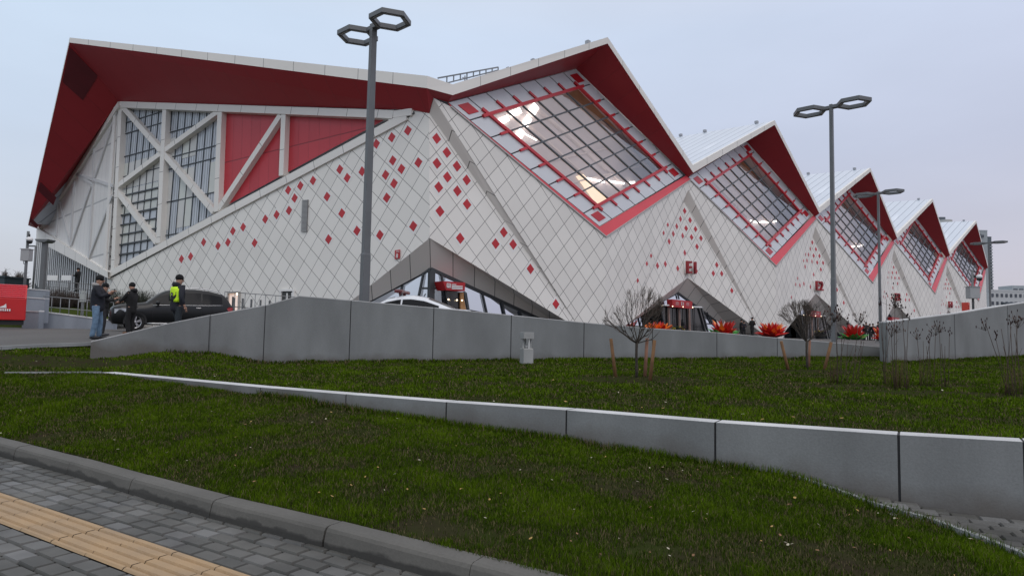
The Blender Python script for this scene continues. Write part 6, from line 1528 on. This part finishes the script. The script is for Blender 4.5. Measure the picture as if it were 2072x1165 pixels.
# ================================================================ RIGHT DISTANCE
bl=mat('block_grey',(.33,.36,.38),.6,.05,.05); bl_d=mat('block_dark',(.10,.12,.14),.5,.1,.1); bl_w=mat('block_pale',(.50,.51,.52),.7,.04,.05); win_d=mat('far_window',(.07,.08,.10),.3,.2,.3)
def block(px0,px1,row_t,row_b,D,label,m,rows,cols,wm,name='tower_block',wf=.6,hf=.55,depth=18,cat='building',extra=None):
    A,B=at_col(px0,D,0),at_col(px1,D,0); c=(A+B)/2; zt,zb=vert_on(c,row_t),vert_on(c,row_b)-3; W_=(B-A).length; root=empty(name,(c.x,c.y,zb),label,cat,None,RIGHT)
    mb=MB(); mb.box((0,depth/2,(zt-zb)/2),(W_,depth,zt-zb)); mb.box((0,depth/2,zt-zb+.4),(W_*1.01,depth*1.01,.8)); mb.build('wall',m,root)
    H=zt-zb-3; cw,chh=W_/cols,H/rows
    if rows*cols<=100:
        for i in range(cols):
            for j in range(rows):
                mb=MB(); mb.box((-W_/2+cw*(i+.5),-.1,3+chh*(j+.5)),(cw*wf,.3,chh*hf)); mb.build('window',wm,root)
    return root,W_,zt-zb,c,zb
r_,W_,H_,c_,zb_=block(1984,2004,468,620,420,'pale grey residential tower block beyond the last gable, front slab',bl,1,1,bl,wf=.001,hf=.001)
mb=MB(); mb.box((-W_/2+1.2,-.4,H_*.5),(1.6,.6,H_*.93)); mb.build('glazed_bay',bl_d,r_)
mb=MB(); mb.box((-W_/2+2.2,-.4,H_-3.2),(3.2,.5,1.6)); mb.build('window',win_d,r_)
r_,W_,H_,c_,zb_=block(2003,2012,481,620,440,'narrow darker tower block with a column of balconies behind the pale tower',bl_d,1,1,bl_d,wf=.001,hf=.001)
for j in range(20):
    mb=MB(); mb.box((W_*.25,-.5,6+j*(H_-8)/20),(W_*.45,1.0,.9)); mb.build('balcony',bl,r_)
r_,W_,H_,c_,zb_=block(2006,2110,590,622,330,'long white low office building at the right edge of the horizon',bl_w,2,11,win_d,name='office_building',wf=.45,hf=.42,depth=30)
for i in range(3): mb=MB(); mb.box((-W_/2+6+i*9,12,H_+.9),(.2,.2,1.5)); mb.build('antenna',plast,r_)
mb=MB(); mb.box((-W_*.18,-2,H_*.45),(W_*.22,4,.8)); mb.build('canopy',bl_d,r_)
block(2052,2110,581,592,340,'upper dark storey block behind the low white office building',bl,1,5,win_d,name='office_block',wf=.7,hf=.4,depth=10)
# round plant room seen above the fourth and fifth roofs
P=at_col(1917,230,0); zf=vert_on(P,470); zt=vert_on(P,446); root=empty('rooftop_tank',(P.x,P.y,zf),'round grey drum with a dark cap rising behind the last two roofs','tank'); rr_=27/2/F*230
mb=MB(); mb.tube([(0,0,0),(0,0,zt-zf)],rr_,24,smooth=False); mb.build('drum',mat('drum_grey',(.50,.51,.50),.6),root); mb=MB(); mb.box(-RX*rr_*.45+Vector((0,0,zt-zf+.5)),(rr_*.8,rr_*.6,1.2),RIGHT); mb.build('cap',bl_d,root)
# small red framed kiosk behind the ramp wall
P=at_col(1956,60,zplaza(60)); zt=vert_on(P,612)-P.z; W_=12/F*60; root=empty('red_frame_booth',tuple(P),'small red framed booth showing above the ramp wall near the last entrance','booth')
mb=MB(); mb.box((-W_*.45,0,zt/2),(W_*.12,.5,zt)); mb.box((W_*.3,0,zt/2),(W_*.45,.5,zt)); mb.box((0,0,zt-.12),(W_,.52,.24)); mb.build('frame',mat('frame_red',(.60,.06,.04),.5),root,bevel=.01); mb=MB(); mb.box((-W_*.15,.1,zt/2),(W_*.5,.1,zt*.9)); mb.build('panel',sign_white,root)
